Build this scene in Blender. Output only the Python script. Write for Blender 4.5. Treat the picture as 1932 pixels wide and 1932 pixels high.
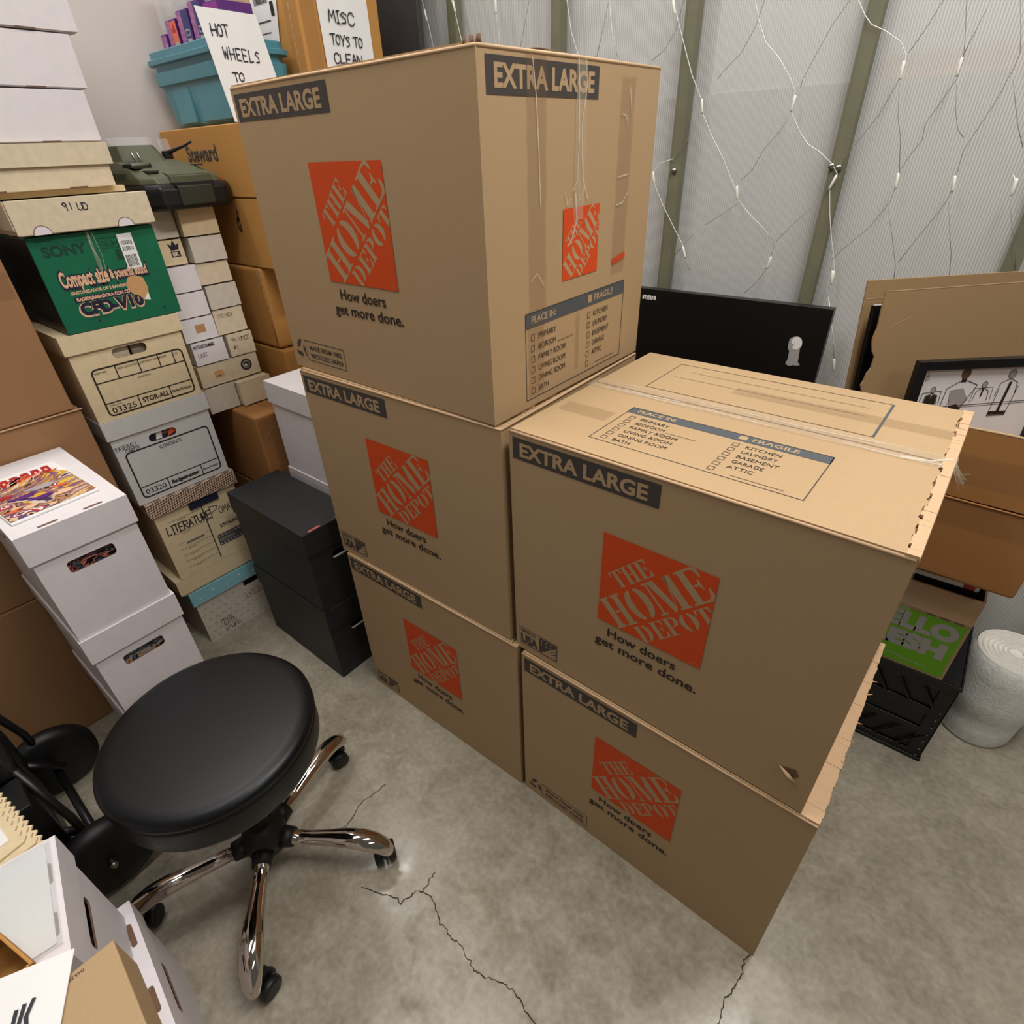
import bpy, bmesh, math, random
from mathutils import Vector, Matrix, Euler
for o in list(bpy.data.objects): bpy.data.objects.remove(o, do_unlink=True)
SC = bpy.context.scene
COL = SC.collection
# ---------------------------------------------------------------- camera
cd = bpy.data.cameras.new('camera'); CAM = bpy.data.objects.new('camera', cd); COL.objects.link(CAM)
SC.camera = CAM
cd.sensor_width = 36.0; cd.lens = 1053.85/1932*36.0; cd.shift_x = 0.00685; cd.shift_y = 0.00193
cd.clip_start = 0.02
rt = Vector((0.77504239, 0.63071821, -0.0387793)); dn = Vector((0.32184649, -0.44681575, -0.83472781)); fw = Vector((-0.54380524, 0.63446846, -0.54929559))
m3 = Matrix((rt, -dn, -fw)).transposed()
CAM.matrix_world = Matrix.Translation((0, 0, 1.4855)) @ m3.to_4x4()
# ---------------------------------------------------------------- world and lamps
W = bpy.data.worlds.new('world'); SC.world = W; W.use_nodes = True
W.node_tree.nodes['Background'].inputs[0].default_value = (1.0, 0.965, 0.92, 1)
W.node_tree.nodes['Background'].inputs[1].default_value = 0.09
def area(name, loc, sx, sy, power, col, aim=None):
    l = bpy.data.lights.new(name, 'AREA'); l.shape = 'RECTANGLE'; l.size = sx; l.size_y = sy; l.energy = power; l.color = col
    o = bpy.data.objects.new(name, l); COL.objects.link(o); o.location = loc
    if aim: o.rotation_euler = (Vector(aim)-Vector(loc)).to_track_quat('-Z', 'Y').to_euler()
    return o
WL = (1.0, 0.968, 0.93)
area('ceiling_lamp', (-0.84, 0.12, 2.80), 0.3, 1.25, 15.5, WL)
area('ceiling_lamp', (-1.95, 0.50, 2.95), 0.18, 1.25, 18, WL)
area('ceiling_lamp', (0.18, 0.95, 3.0), 0.3, 1.25, 40, WL)
area('ceiling_lamp', (1.9, 0.2, 3.0), 0.3, 1.25, 13, WL)  # unseen fill lamp, added to light the faces turned to +x
area('sheet_back_fill', (-0.6, 3.2, 3.0), 1.6, 1.6, 300, (1.0, 0.98, 0.95))  # unseen light added behind the fluted sheet to make it glow
SC.view_settings.view_transform = 'Standard'; SC.view_settings.look = 'None'
SC.view_settings.gamma = 1.0; SC.view_settings.use_curve_mapping = False
SC.view_settings.exposure = 0.08
# ---------------------------------------------------------------- materials
def lin(c): return tuple(((v/255)/12.92 if v/255 <= .04045 else ((v/255+.055)/1.055)**2.4) for v in c)
def mat(name, rgb, rough=.6, metal=0, noise=0.0, nscale=40, bump=0.0, bscale=200, coat=0, spec=.5, alpha=1, dark=None, emit=0, trans=0, detail=3):
    m = bpy.data.materials.new(name); m.use_nodes = True; nt = m.node_tree; b = nt.nodes['Principled BSDF']
    c = lin(rgb); b.inputs['Base Color'].default_value = (*c, 1); b.inputs['Roughness'].default_value = rough
    b.inputs['Metallic'].default_value = metal; b.inputs['Coat Weight'].default_value = coat; b.inputs['Specular IOR Level'].default_value = spec
    b.inputs['Alpha'].default_value = alpha; b.inputs['Transmission Weight'].default_value = trans
    tc = nt.nodes.new('ShaderNodeTexCoord')
    n = nt.nodes.new('ShaderNodeTexNoise'); n.inputs['Scale'].default_value = nscale; n.inputs['Detail'].default_value = detail
    nt.links.new(tc.outputs['Object'], n.inputs['Vector'])
    mx = nt.nodes.new('ShaderNodeMix'); mx.data_type = 'RGBA'
    d = lin(dark) if dark else tuple(v*(1-noise) for v in c)
    l2 = c if dark else tuple(min(1, v*(1+noise*.6)) for v in c)
    mx.inputs[6].default_value = (*d, 1); mx.inputs[7].default_value = (*l2, 1)
    rp = nt.nodes.new('ShaderNodeMapRange'); rp.inputs[1].default_value = .3; rp.inputs[2].default_value = .7
    nt.links.new(n.outputs['Fac'], rp.inputs[0]); nt.links.new(rp.outputs[0], mx.inputs[0]); nt.links.new(mx.outputs[2], b.inputs['Base Color'])
    if bump:
        n2 = nt.nodes.new('ShaderNodeTexNoise'); n2.inputs['Scale'].default_value = bscale; n2.inputs['Detail'].default_value = 2
        nt.links.new(tc.outputs['Object'], n2.inputs['Vector'])
        bp = nt.nodes.new('ShaderNodeBump'); bp.inputs['Strength'].default_value = bump; bp.inputs['Distance'].default_value = .002
        nt.links.new(n2.outputs['Fac'], bp.inputs['Height']); nt.links.new(bp.outputs[0], b.inputs['Normal'])
    return m
def kraft(name, rgb, n=.10):
    m = mat(name, rgb, .72, noise=n, nscale=900, bump=.06, bscale=25, spec=.25)
    return m
M = {}
M['kraft'] = kraft('kraft_board', (180, 151, 114)); M['kraft_in'] = kraft('kraft_edge', (202, 168, 132))
M['kraft2'] = kraft('kraft_orange', (190, 138, 74), .14); M['kraft3'] = kraft('kraft_dull', (158, 118, 82)); M['kraft4'] = kraft('kraft_brown', (168, 118, 68), .12)
M['sheet'] = kraft('kraft_sheet', (152, 124, 88)); M['orange'] = mat('orange_ink', (214, 78, 30), .65, noise=.08, nscale=700, spec=.2)
M['ink'] = mat('grey_ink', (74, 68, 64), .6, noise=.06, nscale=500, spec=.2); M['ink_blue'] = mat('slate_ink', (84, 88, 92), .6, noise=.05, nscale=500, spec=.2)
M['text'] = mat('black_ink', (52, 44, 38), .6, noise=.05, nscale=500, spec=.2)
M['marker'] = mat('marker_ink', (44, 42, 50), .5, noise=.1, nscale=300)
M['pale_ink'] = mat('faded_ink', (128, 116, 100), .7, noise=.1, nscale=300)
M['white'] = mat('white_board', (226, 220, 222), .6, noise=.03, nscale=30, spec=.3); M['paper'] = mat('white_paper', (238, 236, 234), .6, noise=.02, nscale=20, spec=.3)
M['white_g'] = mat('white_coated_board', (206, 204, 202), .45, noise=.03, nscale=40)
M['cream'] = mat('cream_board', (216, 200, 172), .65, noise=.07, nscale=60, spec=.25); M['cream2'] = mat('tan_board', (222, 202, 164), .65, noise=.05, nscale=60, spec=.25)
M['cream3'] = mat('pale_tan_board', (222, 200, 156), .65, noise=.05, nscale=60, spec=.25)
M['greycream'] = mat('grey_white_board', (206, 196, 182), .65, noise=.06, nscale=60, spec=.25)
M['slot'] = mat('cut_board_edge', (112, 82, 62), .8, noise=.2, nscale=200)
M['hole'] = mat('dark_hollow', (22, 18, 18), .8, noise=.2, nscale=60)
M['blackbox'] = mat('black_board', (38, 38, 40), .5, noise=.12, nscale=30, spec=.4)
M['vinyl'] = mat('black_vinyl', (14, 14, 17), .38, noise=.1, nscale=50, bump=.05, bscale=600, spec=.32)
M['rubber'] = mat('black_rubber', (16, 15, 16), .5, noise=.15, nscale=60); M['blackmetal'] = mat('black_steel', (13, 12, 13), .38, noise=.1, nscale=30)
M['plastic_black'] = mat('black_plastic', (12, 12, 13), .4, noise=.2, nscale=30)
M['chrome'] = mat('chrome', (210, 200, 190), .07, 1, noise=.03, nscale=8)
M['steel'] = mat('steel', (170, 168, 160), .3, 1, noise=.1, nscale=50)
M['green'] = mat('green_print', (18, 104, 72), .5, noise=.08, nscale=20, spec=.35); M['green_d'] = mat('dark_green_print', (12, 62, 46), .5, noise=.08, nscale=20)
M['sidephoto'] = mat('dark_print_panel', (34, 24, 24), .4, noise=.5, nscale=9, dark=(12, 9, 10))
M['navy'] = mat('navy_ink', (26, 26, 52), .6, noise=.1, nscale=100); M['peach'] = mat('peach_ink', (232, 184, 150), .6, noise=.04, nscale=100)
M['torn'] = mat('torn_board', (206, 158, 106), .85, noise=.1, nscale=80, bump=.3, bscale=120)
M['teal'] = mat('teal_plastic', (78, 138, 152), .3, noise=.05, nscale=10, spec=.5)
M['lblue'] = mat('light_blue_board', (136, 190, 200), .6, noise=.05, nscale=20); M['bow'] = mat('bow_ink', (150, 138, 118), .7, noise=.1, nscale=50)
M['olive'] = mat('olive_plastic', (86, 88, 68), .42, noise=.08, nscale=25); M['olive_d'] = mat('dark_olive_plastic', (48, 50, 40), .42, noise=.1, nscale=25)
M['clear'] = mat('clear_plastic', (215, 220, 220), .12, noise=.02, nscale=10, alpha=.22)
M['tape'] = mat('clear_tape', (222, 206, 182), .12, noise=.1, nscale=60, alpha=.24, bump=.35, bscale=45, coat=.3)
M['tape_w'] = mat('glossy_tape_crease', (236, 228, 208), .12, noise=.2, nscale=60, alpha=.5)
M['tape_t'] = mat('tan_tape', (142, 108, 76), .3, noise=.1, nscale=60, alpha=.17, bump=.1, bscale=60)
M['purple'] = mat('purple_card', (92, 40, 120), .35, noise=.2, nscale=60); M['pink'] = mat('pink_card', (190, 120, 160), .35, noise=.5, nscale=160, dark=(110, 60, 130))
M['ocard'] = mat('orange_card', (226, 104, 66), .35, noise=.1, nscale=60); M['bcard'] = mat('blue_card', (38, 52, 110), .35, noise=.1, nscale=60); M['magenta'] = mat('magenta_card', (138, 34, 136), .35, noise=.1, nscale=60)
M['lime'] = mat('lime_print', (104, 170, 12), .5, noise=.06, nscale=40)
M['bubble'] = mat('bubble_wrap_film', (236, 237, 230), .35, noise=.08, nscale=60, bump=.6, bscale=140, spec=.5)
M['foam'] = mat('foam_core', (226, 222, 212), .7, noise=.05, nscale=30, bump=.3, bscale=60)
M['gloss_black'] = mat('black_panel', (13, 13, 15), .35, noise=.05, nscale=5)
M['drywall'] = mat('white_drywall', (206, 198, 194), .75, noise=.03, nscale=3, bump=.05, bscale=120, spec=.2)
M['stud'] = mat('weathered_stud', (112, 110, 88), .6, noise=.12, nscale=14, bump=.1, bscale=60)
M['plate'] = mat('grey_green_plate', (110, 114, 100), .5, noise=.08, nscale=14)
M['wire'] = mat('clear_wire', (222, 220, 212), .25, noise=.04, nscale=80); M['wire_shade'] = mat('grey_wire_and_shade', (128, 124, 116), .35, noise=.08, nscale=80)
M['bulb'] = mat('unlit_bulb', (238, 236, 226), .15, noise=.03, nscale=80)
M['crack'] = mat('crack', (58, 50, 42), .9, noise=.2, nscale=80)
M['red'] = mat('red_ink', (178, 38, 44), .45, noise=.15, nscale=60); M['salmon'] = mat('salmon_ink', (176, 96, 86), .45, noise=.15, nscale=90); M['bluegrey'] = mat('bluegrey_ink', (60, 84, 100), .45, noise=.2, nscale=60)
M['board_grey'] = mat('dark_grey_board', (76, 74, 74), .45, noise=.05, nscale=8)
M['wash'] = mat('grey_wash_ink', (168, 164, 162), .6, noise=.06, nscale=60)
def sheet_mat():
    m = bpy.data.materials.new('fluted_polycarbonate'); m.use_nodes = True; nt = m.node_tree; b = nt.nodes['Principled BSDF']
    N = nt.nodes.new; L = nt.links.new
    tc = N('ShaderNodeTexCoord'); sp = N('ShaderNodeSeparateXYZ'); L(tc.outputs['Object'], sp.inputs[0])
    mu = N('ShaderNodeMath'); mu.operation = 'MULTIPLY'; mu.inputs[1].default_value = 2*math.pi/.0062; L(sp.outputs[0], mu.inputs[0])
    sn = N('ShaderNodeMath'); sn.operation = 'SINE'; L(mu.outputs[0], sn.inputs[0])
    no = N('ShaderNodeTexNoise'); no.inputs['Scale'].default_value = 2.2; L(tc.outputs['Object'], no.inputs['Vector'])
    r = N('ShaderNodeValToRGB'); r.color_ramp.elements[0].position = .0; r.color_ramp.elements[0].color = (*lin((196, 196, 194)), 1)
    r.color_ramp.elements[1].position = .75; r.color_ramp.elements[1].color = (*lin((230, 229, 228)), 1)
    mr = N('ShaderNodeMapRange'); mr.inputs[1].default_value = -1; L(sn.outputs[0], mr.inputs[0]); L(mr.outputs[0], r.inputs[0])
    L(r.outputs[0], b.inputs['Base Color']); b.inputs['Roughness'].default_value = .22
    bp = N('ShaderNodeBump'); bp.inputs['Strength'].default_value = .18; bp.inputs['Distance'].default_value = .001; L(sn.outputs[0], bp.inputs['Height']); L(bp.outputs[0], b.inputs['Normal'])
    tr = N('ShaderNodeBsdfTransparent'); tr.inputs[0].default_value = (.93, .95, .93, 1); ms = N('ShaderNodeMixShader'); ms.inputs[0].default_value = .45
    L(b.outputs[0], ms.inputs[1]); L(tr.outputs[0], ms.inputs[2]); L(ms.outputs[0], nt.nodes['Material Output'].inputs[0])
    return m
M['poly'] = sheet_mat()
def floor_mat():
    m = bpy.data.materials.new('sealed_concrete'); m.use_nodes = True; nt = m.node_tree; b = nt.nodes['Principled BSDF']; N = nt.nodes.new; L = nt.links.new
    tc = N('ShaderNodeTexCoord')
    def noise(s, d, w=0):
        n = N('ShaderNodeTexNoise'); n.inputs['Scale'].default_value = s; n.inputs['Detail'].default_value = d; n.inputs['Distortion'].default_value = w; L(tc.outputs['Object'], n.inputs['Vector']); return n
    a, c, e = noise(2.3, 6, .4), noise(14, 8, .6), noise(70, 5)
    r = N('ShaderNodeValToRGB'); r.color_ramp.elements[0].position = .36; r.color_ramp.elements[0].color = (*lin((130, 122, 106)), 1)
    r.color_ramp.elements[1].position = .64; r.color_ramp.elements[1].color = (*lin((172, 164, 146)), 1)
    m1 = N('ShaderNodeMix'); m1.inputs[0].default_value = .5; L(a.outputs['Fac'], m1.inputs[2]); L(c.outputs['Fac'], m1.inputs[3])
    m2 = N('ShaderNodeMix'); m2.inputs[0].default_value = .36; L(m1.outputs[0], m2.inputs[2]); L(e.outputs['Fac'], m2.inputs[3]); L(m2.outputs[0], r.inputs[0])
    # thin scuffs
    v = N('ShaderNodeTexNoise'); v.inputs['Scale'].default_value = 9; v.inputs['Detail'].default_value = 4; v.inputs['Distortion'].default_value = 2.5
    mp = N('ShaderNodeMapping'); mp.inputs['Scale'].default_value = (.5, 4, 1); mp.inputs['Rotation'].default_value = (0, 0, .9); L(tc.outputs['Object'], mp.inputs[0]); L(mp.outputs[0], v.inputs['Vector'])
    q = N('ShaderNodeMapRange'); q.inputs[1].default_value = .492; q.inputs[2].default_value = .5; q.inputs[3].default_value = 0; q.inputs[4].default_value = 1
    ab = N('ShaderNodeMath'); ab.operation = 'ABSOLUTE'; sb = N('ShaderNodeMath'); sb.operation = 'SUBTRACT'; sb.inputs[1].default_value = .5; L(v.outputs['Fac'], sb.inputs[0]); L(sb.outputs[0], ab.inputs[0])
    q.inputs[1].default_value = 0; q.inputs[2].default_value = .006; q.inputs[3].default_value = .34; q.inputs[4].default_value = 0; L(ab.outputs[0], q.inputs[0])
    mk = N('ShaderNodeMath'); mk.operation = 'MULTIPLY'; L(q.outputs[0], mk.inputs[0]); L(c.outputs['Fac'], mk.inputs[1])
    mx = N('ShaderNodeMix'); mx.data_type = 'RGBA'; mx.inputs[7].default_value = (*lin((86, 78, 66)), 1); L(mk.outputs[0], mx.inputs[0]); L(r.outputs[0], mx.inputs[6]); L(mx.outputs[2], b.inputs['Base Color'])
    rr = N('ShaderNodeMapRange'); rr.inputs[1].default_value = .35; rr.inputs[2].default_value = .65; rr.inputs[3].default_value = .14; rr.inputs[4].default_value = .36; L(c.outputs['Fac'], rr.inputs[0]); L(rr.outputs[0], b.inputs['Roughness'])
    bp = N('ShaderNodeBump'); bp.inputs['Strength'].default_value = .12; bp.inputs['Distance'].default_value = .003; L(m2.outputs[0], bp.inputs['Height']); L(bp.outputs[0], b.inputs['Normal'])
    return m
M['floor'] = floor_mat()
def art_mat(name, cols, scale, seed=0):
    m = bpy.data.materials.new(name); m.use_nodes = True; nt = m.node_tree; b = nt.nodes['Principled BSDF']; N = nt.nodes.new; L = nt.links.new
    tc = N('ShaderNodeTexCoord'); mp = N('ShaderNodeMapping'); mp.inputs['Location'].default_value = (seed, seed*1.7, 0); mp.inputs['Scale'].default_value = (1, .55, 1); mp.inputs['Rotation'].default_value = (0, 0, .5); L(tc.outputs['Object'], mp.inputs[0])
    n = N('ShaderNodeTexNoise'); n.inputs['Scale'].default_value = scale; n.inputs['Detail'].default_value = 3; n.inputs['Distortion'].default_value = 2.2; L(mp.outputs[0], n.inputs['Vector'])
    r = N('ShaderNodeValToRGB'); r.color_ramp.interpolation = 'CONSTANT'
    k = len(cols); el = r.color_ramp.elements
    while len(el) < k: el.new(.5)
    for i, c in enumerate(cols): el[i].position = 0 if i == 0 else .34+.32*(i/k); el[i].color = (*lin(c), 1)
    L(n.outputs['Fac'], r.inputs[0]); L(r.outputs[0], b.inputs['Base Color']); b.inputs['Roughness'].default_value = .3
    return m
M['art'] = art_mat('comic_art', [(70, 48, 92), (214, 200, 190), (222, 168, 48), (120, 84, 120), (176, 130, 96), (66, 40, 44), (222, 190, 150), (104, 74, 118), (186, 60, 60), (240, 236, 230), (90, 64, 80), (228, 190, 60)], 9)
M['art2'] = art_mat('comic_art_dark', [(20, 16, 20), (176, 92, 84), (36, 26, 30), (70, 100, 120), (24, 18, 20), (190, 120, 104), (16, 12, 14)], 22, 3)
M['art3'] = art_mat('comic_art_grey', [(18, 16, 18), (96, 108, 116), (26, 22, 24), (140, 150, 156), (190, 150, 110), (20, 18, 20)], 24, 7)
def gingham():
    m = bpy.data.materials.new('brown_gingham'); m.use_nodes = True; nt = m.node_tree; b = nt.nodes['Principled BSDF']; N = nt.nodes.new; L = nt.links.new
    tc = N('ShaderNodeTexCoord'); ck = N('ShaderNodeTexChecker'); ck.inputs['Scale'].default_value = 150
    mp = N('ShaderNodeMapping'); mp.inputs['Rotation'].default_value = (.785, 0, .785); mp.inputs['Location'].default_value = (.0013, .0017, .0011)
    L(tc.outputs['Object'], mp.inputs[0]); L(mp.outputs[0], ck.inputs['Vector'])
    ck.inputs['Color1'].default_value = (*lin((214, 190, 166)), 1); ck.inputs['Color2'].default_value = (*lin((84, 54, 42)), 1)
    L(ck.outputs[0], b.inputs['Base Color']); b.inputs['Roughness'].default_value = .6
    return m
M['gingham'] = gingham()
# ---------------------------------------------------------------- mesh helpers
class MB:
    def __init__(s): s.v = []; s.f = []; s.m = []; s.mats = []; s.sm = []
    def mi(s, m):
        if m not in s.mats: s.mats.append(m)
        return s.mats.index(m)
    def add(s, vs, fs, m, smooth=False):
        k = len(s.v); s.v += [tuple(p) for p in vs]; i = s.mi(m)
        for f in fs: s.f.append([k+a for a in f]); s.m.append(i); s.sm.append(smooth)
    def box(s, a, b, m, T=None):
        x0, y0, z0 = a; x1, y1, z1 = b
        vs = [Vector(p) for p in ((x0,y0,z0),(x1,y0,z0),(x1,y1,z0),(x0,y1,z0),(x0,y0,z1),(x1,y0,z1),(x1,y1,z1),(x0,y1,z1))]
        if T: vs = [T @ p for p in vs]
        s.add(vs, [(0,3,2,1),(4,5,6,7),(0,1,5,4),(1,2,6,5),(2,3,7,6),(3,0,4,7)], m)
    def tube(s, pts, r, m, n=10, cap=True):
        pts = [Vector(p) for p in pts]; rs = r if isinstance(r, (list, tuple)) else [r]*len(pts)
        vs = []; fs = []; up = None
        for i, p in enumerate(pts):
            t = (pts[min(i+1, len(pts)-1)]-pts[max(i-1, 0)]).normalized()
            if up is None: up = Vector((0,0,1)) if abs(t.z) < .9 else Vector((1,0,0))
            a = t.cross(up).normalized(); bb = a.cross(t).normalized(); up = bb
            for k in range(n):
                an = 2*math.pi*k/n; vs.append(p + a*math.cos(an)*rs[i] + bb*math.sin(an)*rs[i])
        for i in range(len(pts)-1):
            for k in range(n): fs.append((i*n+k, i*n+(k+1)%n, (i+1)*n+(k+1)%n, (i+1)*n+k))
        if cap: fs.append(tuple(range(n))[::-1]); fs.append(tuple((len(pts)-1)*n+k for k in range(n)))
        s.add(vs, fs, m, True)
    def lathe(s, prof, m, c=(0,0,0), n=48, T=None):
        vs = []; fs = []
        for r, z in prof:
            for k in range(n):
                a = 2*math.pi*k/n; p = Vector((r*math.cos(a), r*math.sin(a), z)); p = T @ p if T else p+Vector(c); vs.append(p)
        for i in range(len(prof)-1):
            for k in range(n): fs.append((i*n+k, i*n+(k+1)%n, (i+1)*n+(k+1)%n, (i+1)*n+k))
        fs.append(tuple(range(n))[::-1]); fs.append(tuple((len(prof)-1)*n+k for k in range(n)))
        s.add(vs, fs, m, True)
    def prism(s, poly, z0, z1, m, T=None):
        n = len(poly); vs = [Vector((x, y, z0)) for x, y in poly]+[Vector((x, y, z1)) for x, y in poly]
        if T: vs = [T @ p for p in vs]
        s.add(vs, [tuple(range(n))[::-1], tuple(range(n, 2*n))]+[(i, (i+1)%n, n+(i+1)%n, n+i) for i in range(n)], m)
    def build(s, name, parent=None, bevel=0, loc=None, segs=2, rot=None):
        me = bpy.data.meshes.new(name); me.from_pydata(s.v, [], s.f); 
        for mm in s.mats: me.materials.append(mm)
        for p, i, q in zip(me.polygons, s.m, s.sm): p.material_index = i; p.use_smooth = q
        me.update(); o = bpy.data.objects.new(name, me); COL.objects.link(o)
        if parent: o.parent = parent
        if loc: o.location = loc
        if rot: o.rotation_euler = rot
        if bevel:
            b = o.modifiers.new('bevel', 'BEVEL'); b.width = bevel; b.segments = segs; b.limit_method = 'ANGLE'; b.angle_limit = .6
        return o
USED = {}
def tag(o, label, cat, group=None):
    assert label not in USED, label
    USED[label] = 1
    o['label'] = label; o['category'] = cat
    if group: o['group'] = group
    return o
def thing(name, label, cat, loc, rz=0, group=None):
    o = bpy.data.objects.new(name, None); COL.objects.link(o); o.location = loc; o.rotation_euler = (0, 0, rz); o.empty_display_size = .05
    return tag(o, label, cat, group)
def struct(o): o['kind'] = 'structure'; return o
# flat text from the built-in font, cached
_TC = {}
def text_geo(s, bold):
    k = (s, bold)
    if k not in _TC:
        c = bpy.data.curves.new('t', 'FONT'); c.body = s; c.size = 1; c.offset = bold; c.resolution_u = 3
        o = bpy.data.objects.new('t', c); me = o.to_mesh()
        vs = [(v.co.x, v.co.y) for v in me.vertices]; fs = [tuple(p.vertices) for p in me.polygons]
        o.to_mesh_clear(); bpy.data.objects.remove(o); bpy.data.curves.remove(c)
        _TC[k] = (vs, fs)
    return _TC[k]
EPS = .00014
class Print:
    """flat ink on a face: origin O, axes U and V in the parent's space"""
    def __init__(s, O, U=(1,0,0), V=(0,0,1), lift=.00045):
        s.O = Vector(O); s.U = Vector(U).normalized(); s.V = Vector(V).normalized(); s.N = s.U.cross(s.V); s.b = MB(); s.lift = lift
    def P(s, x, y, l=0): return s.O + s.U*x + s.V*y + s.N*(s.lift + EPS*l)
    def poly(s, pts, m, l=0): s.b.add([s.P(x, y, l) for x, y in pts], [tuple(range(len(pts)))], m)
    def rect(s, x0, y0, x1, y1, m, l=0): s.poly([(x0,y0),(x1,y0),(x1,y1),(x0,y1)], m, l)
    def frame(s, x0, y0, x1, y1, t, m, l=0):
        s.rect(x0, y0, x1, y0+t, m, l); s.rect(x0, y1-t, x1, y1, m, l); s.rect(x0, y0+t, x0+t, y1-t, m, l); s.rect(x1-t, y0+t, x1, y1-t, m, l)
    def rframe(s, x0, y0, x1, y1, t, r, m, l=0):
        pts = []
        for cx, cy, a0 in ((x1-r, y1-r, 0), (x0+r, y1-r, 90), (x0+r, y0+r, 180), (x1-r, y0+r, 270)):
            for k in range(5):
                a = math.radians(a0+k*22.5); pts.append((cx+r*math.cos(a), cy+r*math.sin(a)))
        s.stroke(pts+[pts[0]], t, m, l)
    def text(s, t, x, y, h, m, l=1, w=None, bold=.0, al='l', tilt=0):
        vs, fs = text_geo(t, bold)
        if not vs: return
        x0 = min(v[0] for v in vs); x1 = max(v[0] for v in vs); k = h/.73
        kx = w/(x1-x0) if w else k
        W_ = (x1-x0)*kx; ox = x if al == 'l' else (x-W_/2 if al == 'c' else x-W_)
        c, sn = math.cos(tilt), math.sin(tilt); out = []
        for a, b in vs:
            px, py = (a-x0)*kx, b*k; out.append(s.P(ox+px*c-py*sn, y+px*sn+py*c, l))
        s.b.add(out, fs, m)
    def stroke(s, pts, t, m, l=0):
        for i in range(len(pts)-1):
            (x0, y0), (x1, y1) = pts[i], pts[i+1]; d = math.hypot(x1-x0, y1-y0)
            if d < 1e-7: continue
            ux, uy = (x1-x0)/d*t/2, (y1-y0)/d*t/2
            s.poly([(x0-ux*.6+uy, y0-uy*.6-ux), (x1+ux*.6+uy, y1+uy*.6-ux), (x1+ux*.6-uy, y1+uy*.6+ux), (x0-ux*.6-uy, y0-uy*.6+ux)], m, l+(i % 2)*.1)
    def disc(s, x, y, r, m, l=0, n=16, ry=None): s.poly([(x+r*math.cos(2*math.pi*k/n), y+(ry or r)*math.sin(2*math.pi*k/n)) for k in range(n)], m, l)
    def hand(s, t, x, y, h, m, th, l=1, sp=.95, tilt=0, jit=.05, seed=1, wid=.62):
        rnd = random.Random(seed); cx = x; cy = y
        for ch in t:
            if ch == ' ': cx += h*.5*math.cos(tilt); cy += h*.5*math.sin(tilt); continue
            for st in HAND.get(ch.upper(), []):
                pts = []
                for a, b in st:
                    a = a*wid*h + rnd.uniform(-jit, jit)*h*.5; b = b*h + rnd.uniform(-jit, jit)*h
                    pts.append((cx+a*math.cos(tilt)-b*math.sin(tilt), cy+a*math.sin(tilt)+b*math.cos(tilt)))
                s.stroke(pts, th, m, l)
            adv = h*wid*sp*1.28*(.5 if ch in "I1'" else 1); cx += adv*math.cos(tilt); cy += adv*math.sin(tilt)
    def build(s, name, parent): return s.b.build(name, parent)
_c = [(1,.8),(.75,1),(.25,1),(0,.7),(0,.3),(.25,0),(.75,0),(1,.2)]
_o = [(.5,1),(.1,.8),(0,.4),(.3,0),(.8,.1),(1,.5),(.85,.9),(.5,1)]
HAND = {'A':[[(0,0),(.5,1),(1,0)],[(.2,.4),(.8,.4)]],'B':[[(0,0),(0,1),(.7,.95),(.8,.7),(.1,.5),(.9,.35),(.8,.05),(0,0)]],'C':[_c],'D':[[(0,0),(0,1),(.7,.85),(1,.5),(.7,.1),(0,0)]],
'E':[[(1,1),(0,1),(0,0),(1,0)],[(0,.5),(.8,.5)]],'F':[[(1,1),(0,1),(0,0)],[(0,.5),(.8,.5)]],'G':[_c+[(1,.5),(.6,.5)]],'H':[[(0,0),(0,1)],[(1,0),(1,1)],[(-.15,.45),(1.1,.55)]],'I':[[(.25,0),(.25,1)],[(.02,1),(.5,1)],[(.0,0),(.5,0)]],
'K':[[(0,0),(0,1)],[(1,1),(0,.4),(1,0)]],'L':[[(.1,1),(0,0),(.9,.05)]],'M':[[(0,0),(.1,1),(.5,.4),(.9,1),(1,0)]],'N':[[(0,0),(0,1),(1,0),(1,1)]],'O':[_o],'P':[[(0,0),(0,1),(.9,.9),(.9,.55),(0,.45)]],
'R':[[(0,0),(0,1),(.9,.9),(.9,.55),(0,.5),(1,0)]],'S':[[(1,.85),(.5,1),(.1,.75),(.8,.4),(.8,.1),(.1,0)]],'T':[[(.5,1),(.5,0)],[(-.1,1),(1.1,1)]],'U':[[(0,1),(0,.2),(.5,0),(1,.2),(1,1)]],'W':[[(0,1),(.25,0),(.5,.7),(.75,0),(1,1)]],
'Y':[[(0,1),(.5,.5),(1,1)],[(.5,.5),(.4,0)]],'Z':[[(0,1),(1,1),(0,0),(1,0)]],'1':[[(.5,1),(.5,0)]],'9':[[(.9,.8),(.5,1),(.1,.75),(.5,.5),(.9,.8),(.8,0)]],'4':[[(.2,1),(0,.45),(1,.45)],[(.7,.9),(.7,0)]],
'#':[[(.3,0),(.4,1)],[(.7,0),(.8,1)],[(0,.35),(1,.35)],[(0,.65),(1,.65)]],'2':[[(0,.8),(.5,1),(.9,.7),(0,0),(1,0)]],'5':[[(.9,1),(.1,1),(.1,.55),(.8,.5),(.8,.1),(0,0)]],'7':[[(0,1),(1,1),(.4,0)]],'(':[[(.6,1.1),(.3,.5),(.6,-.1)]],')':[[(.3,1.1),(.6,.5),(.3,-.1)]]}
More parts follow.
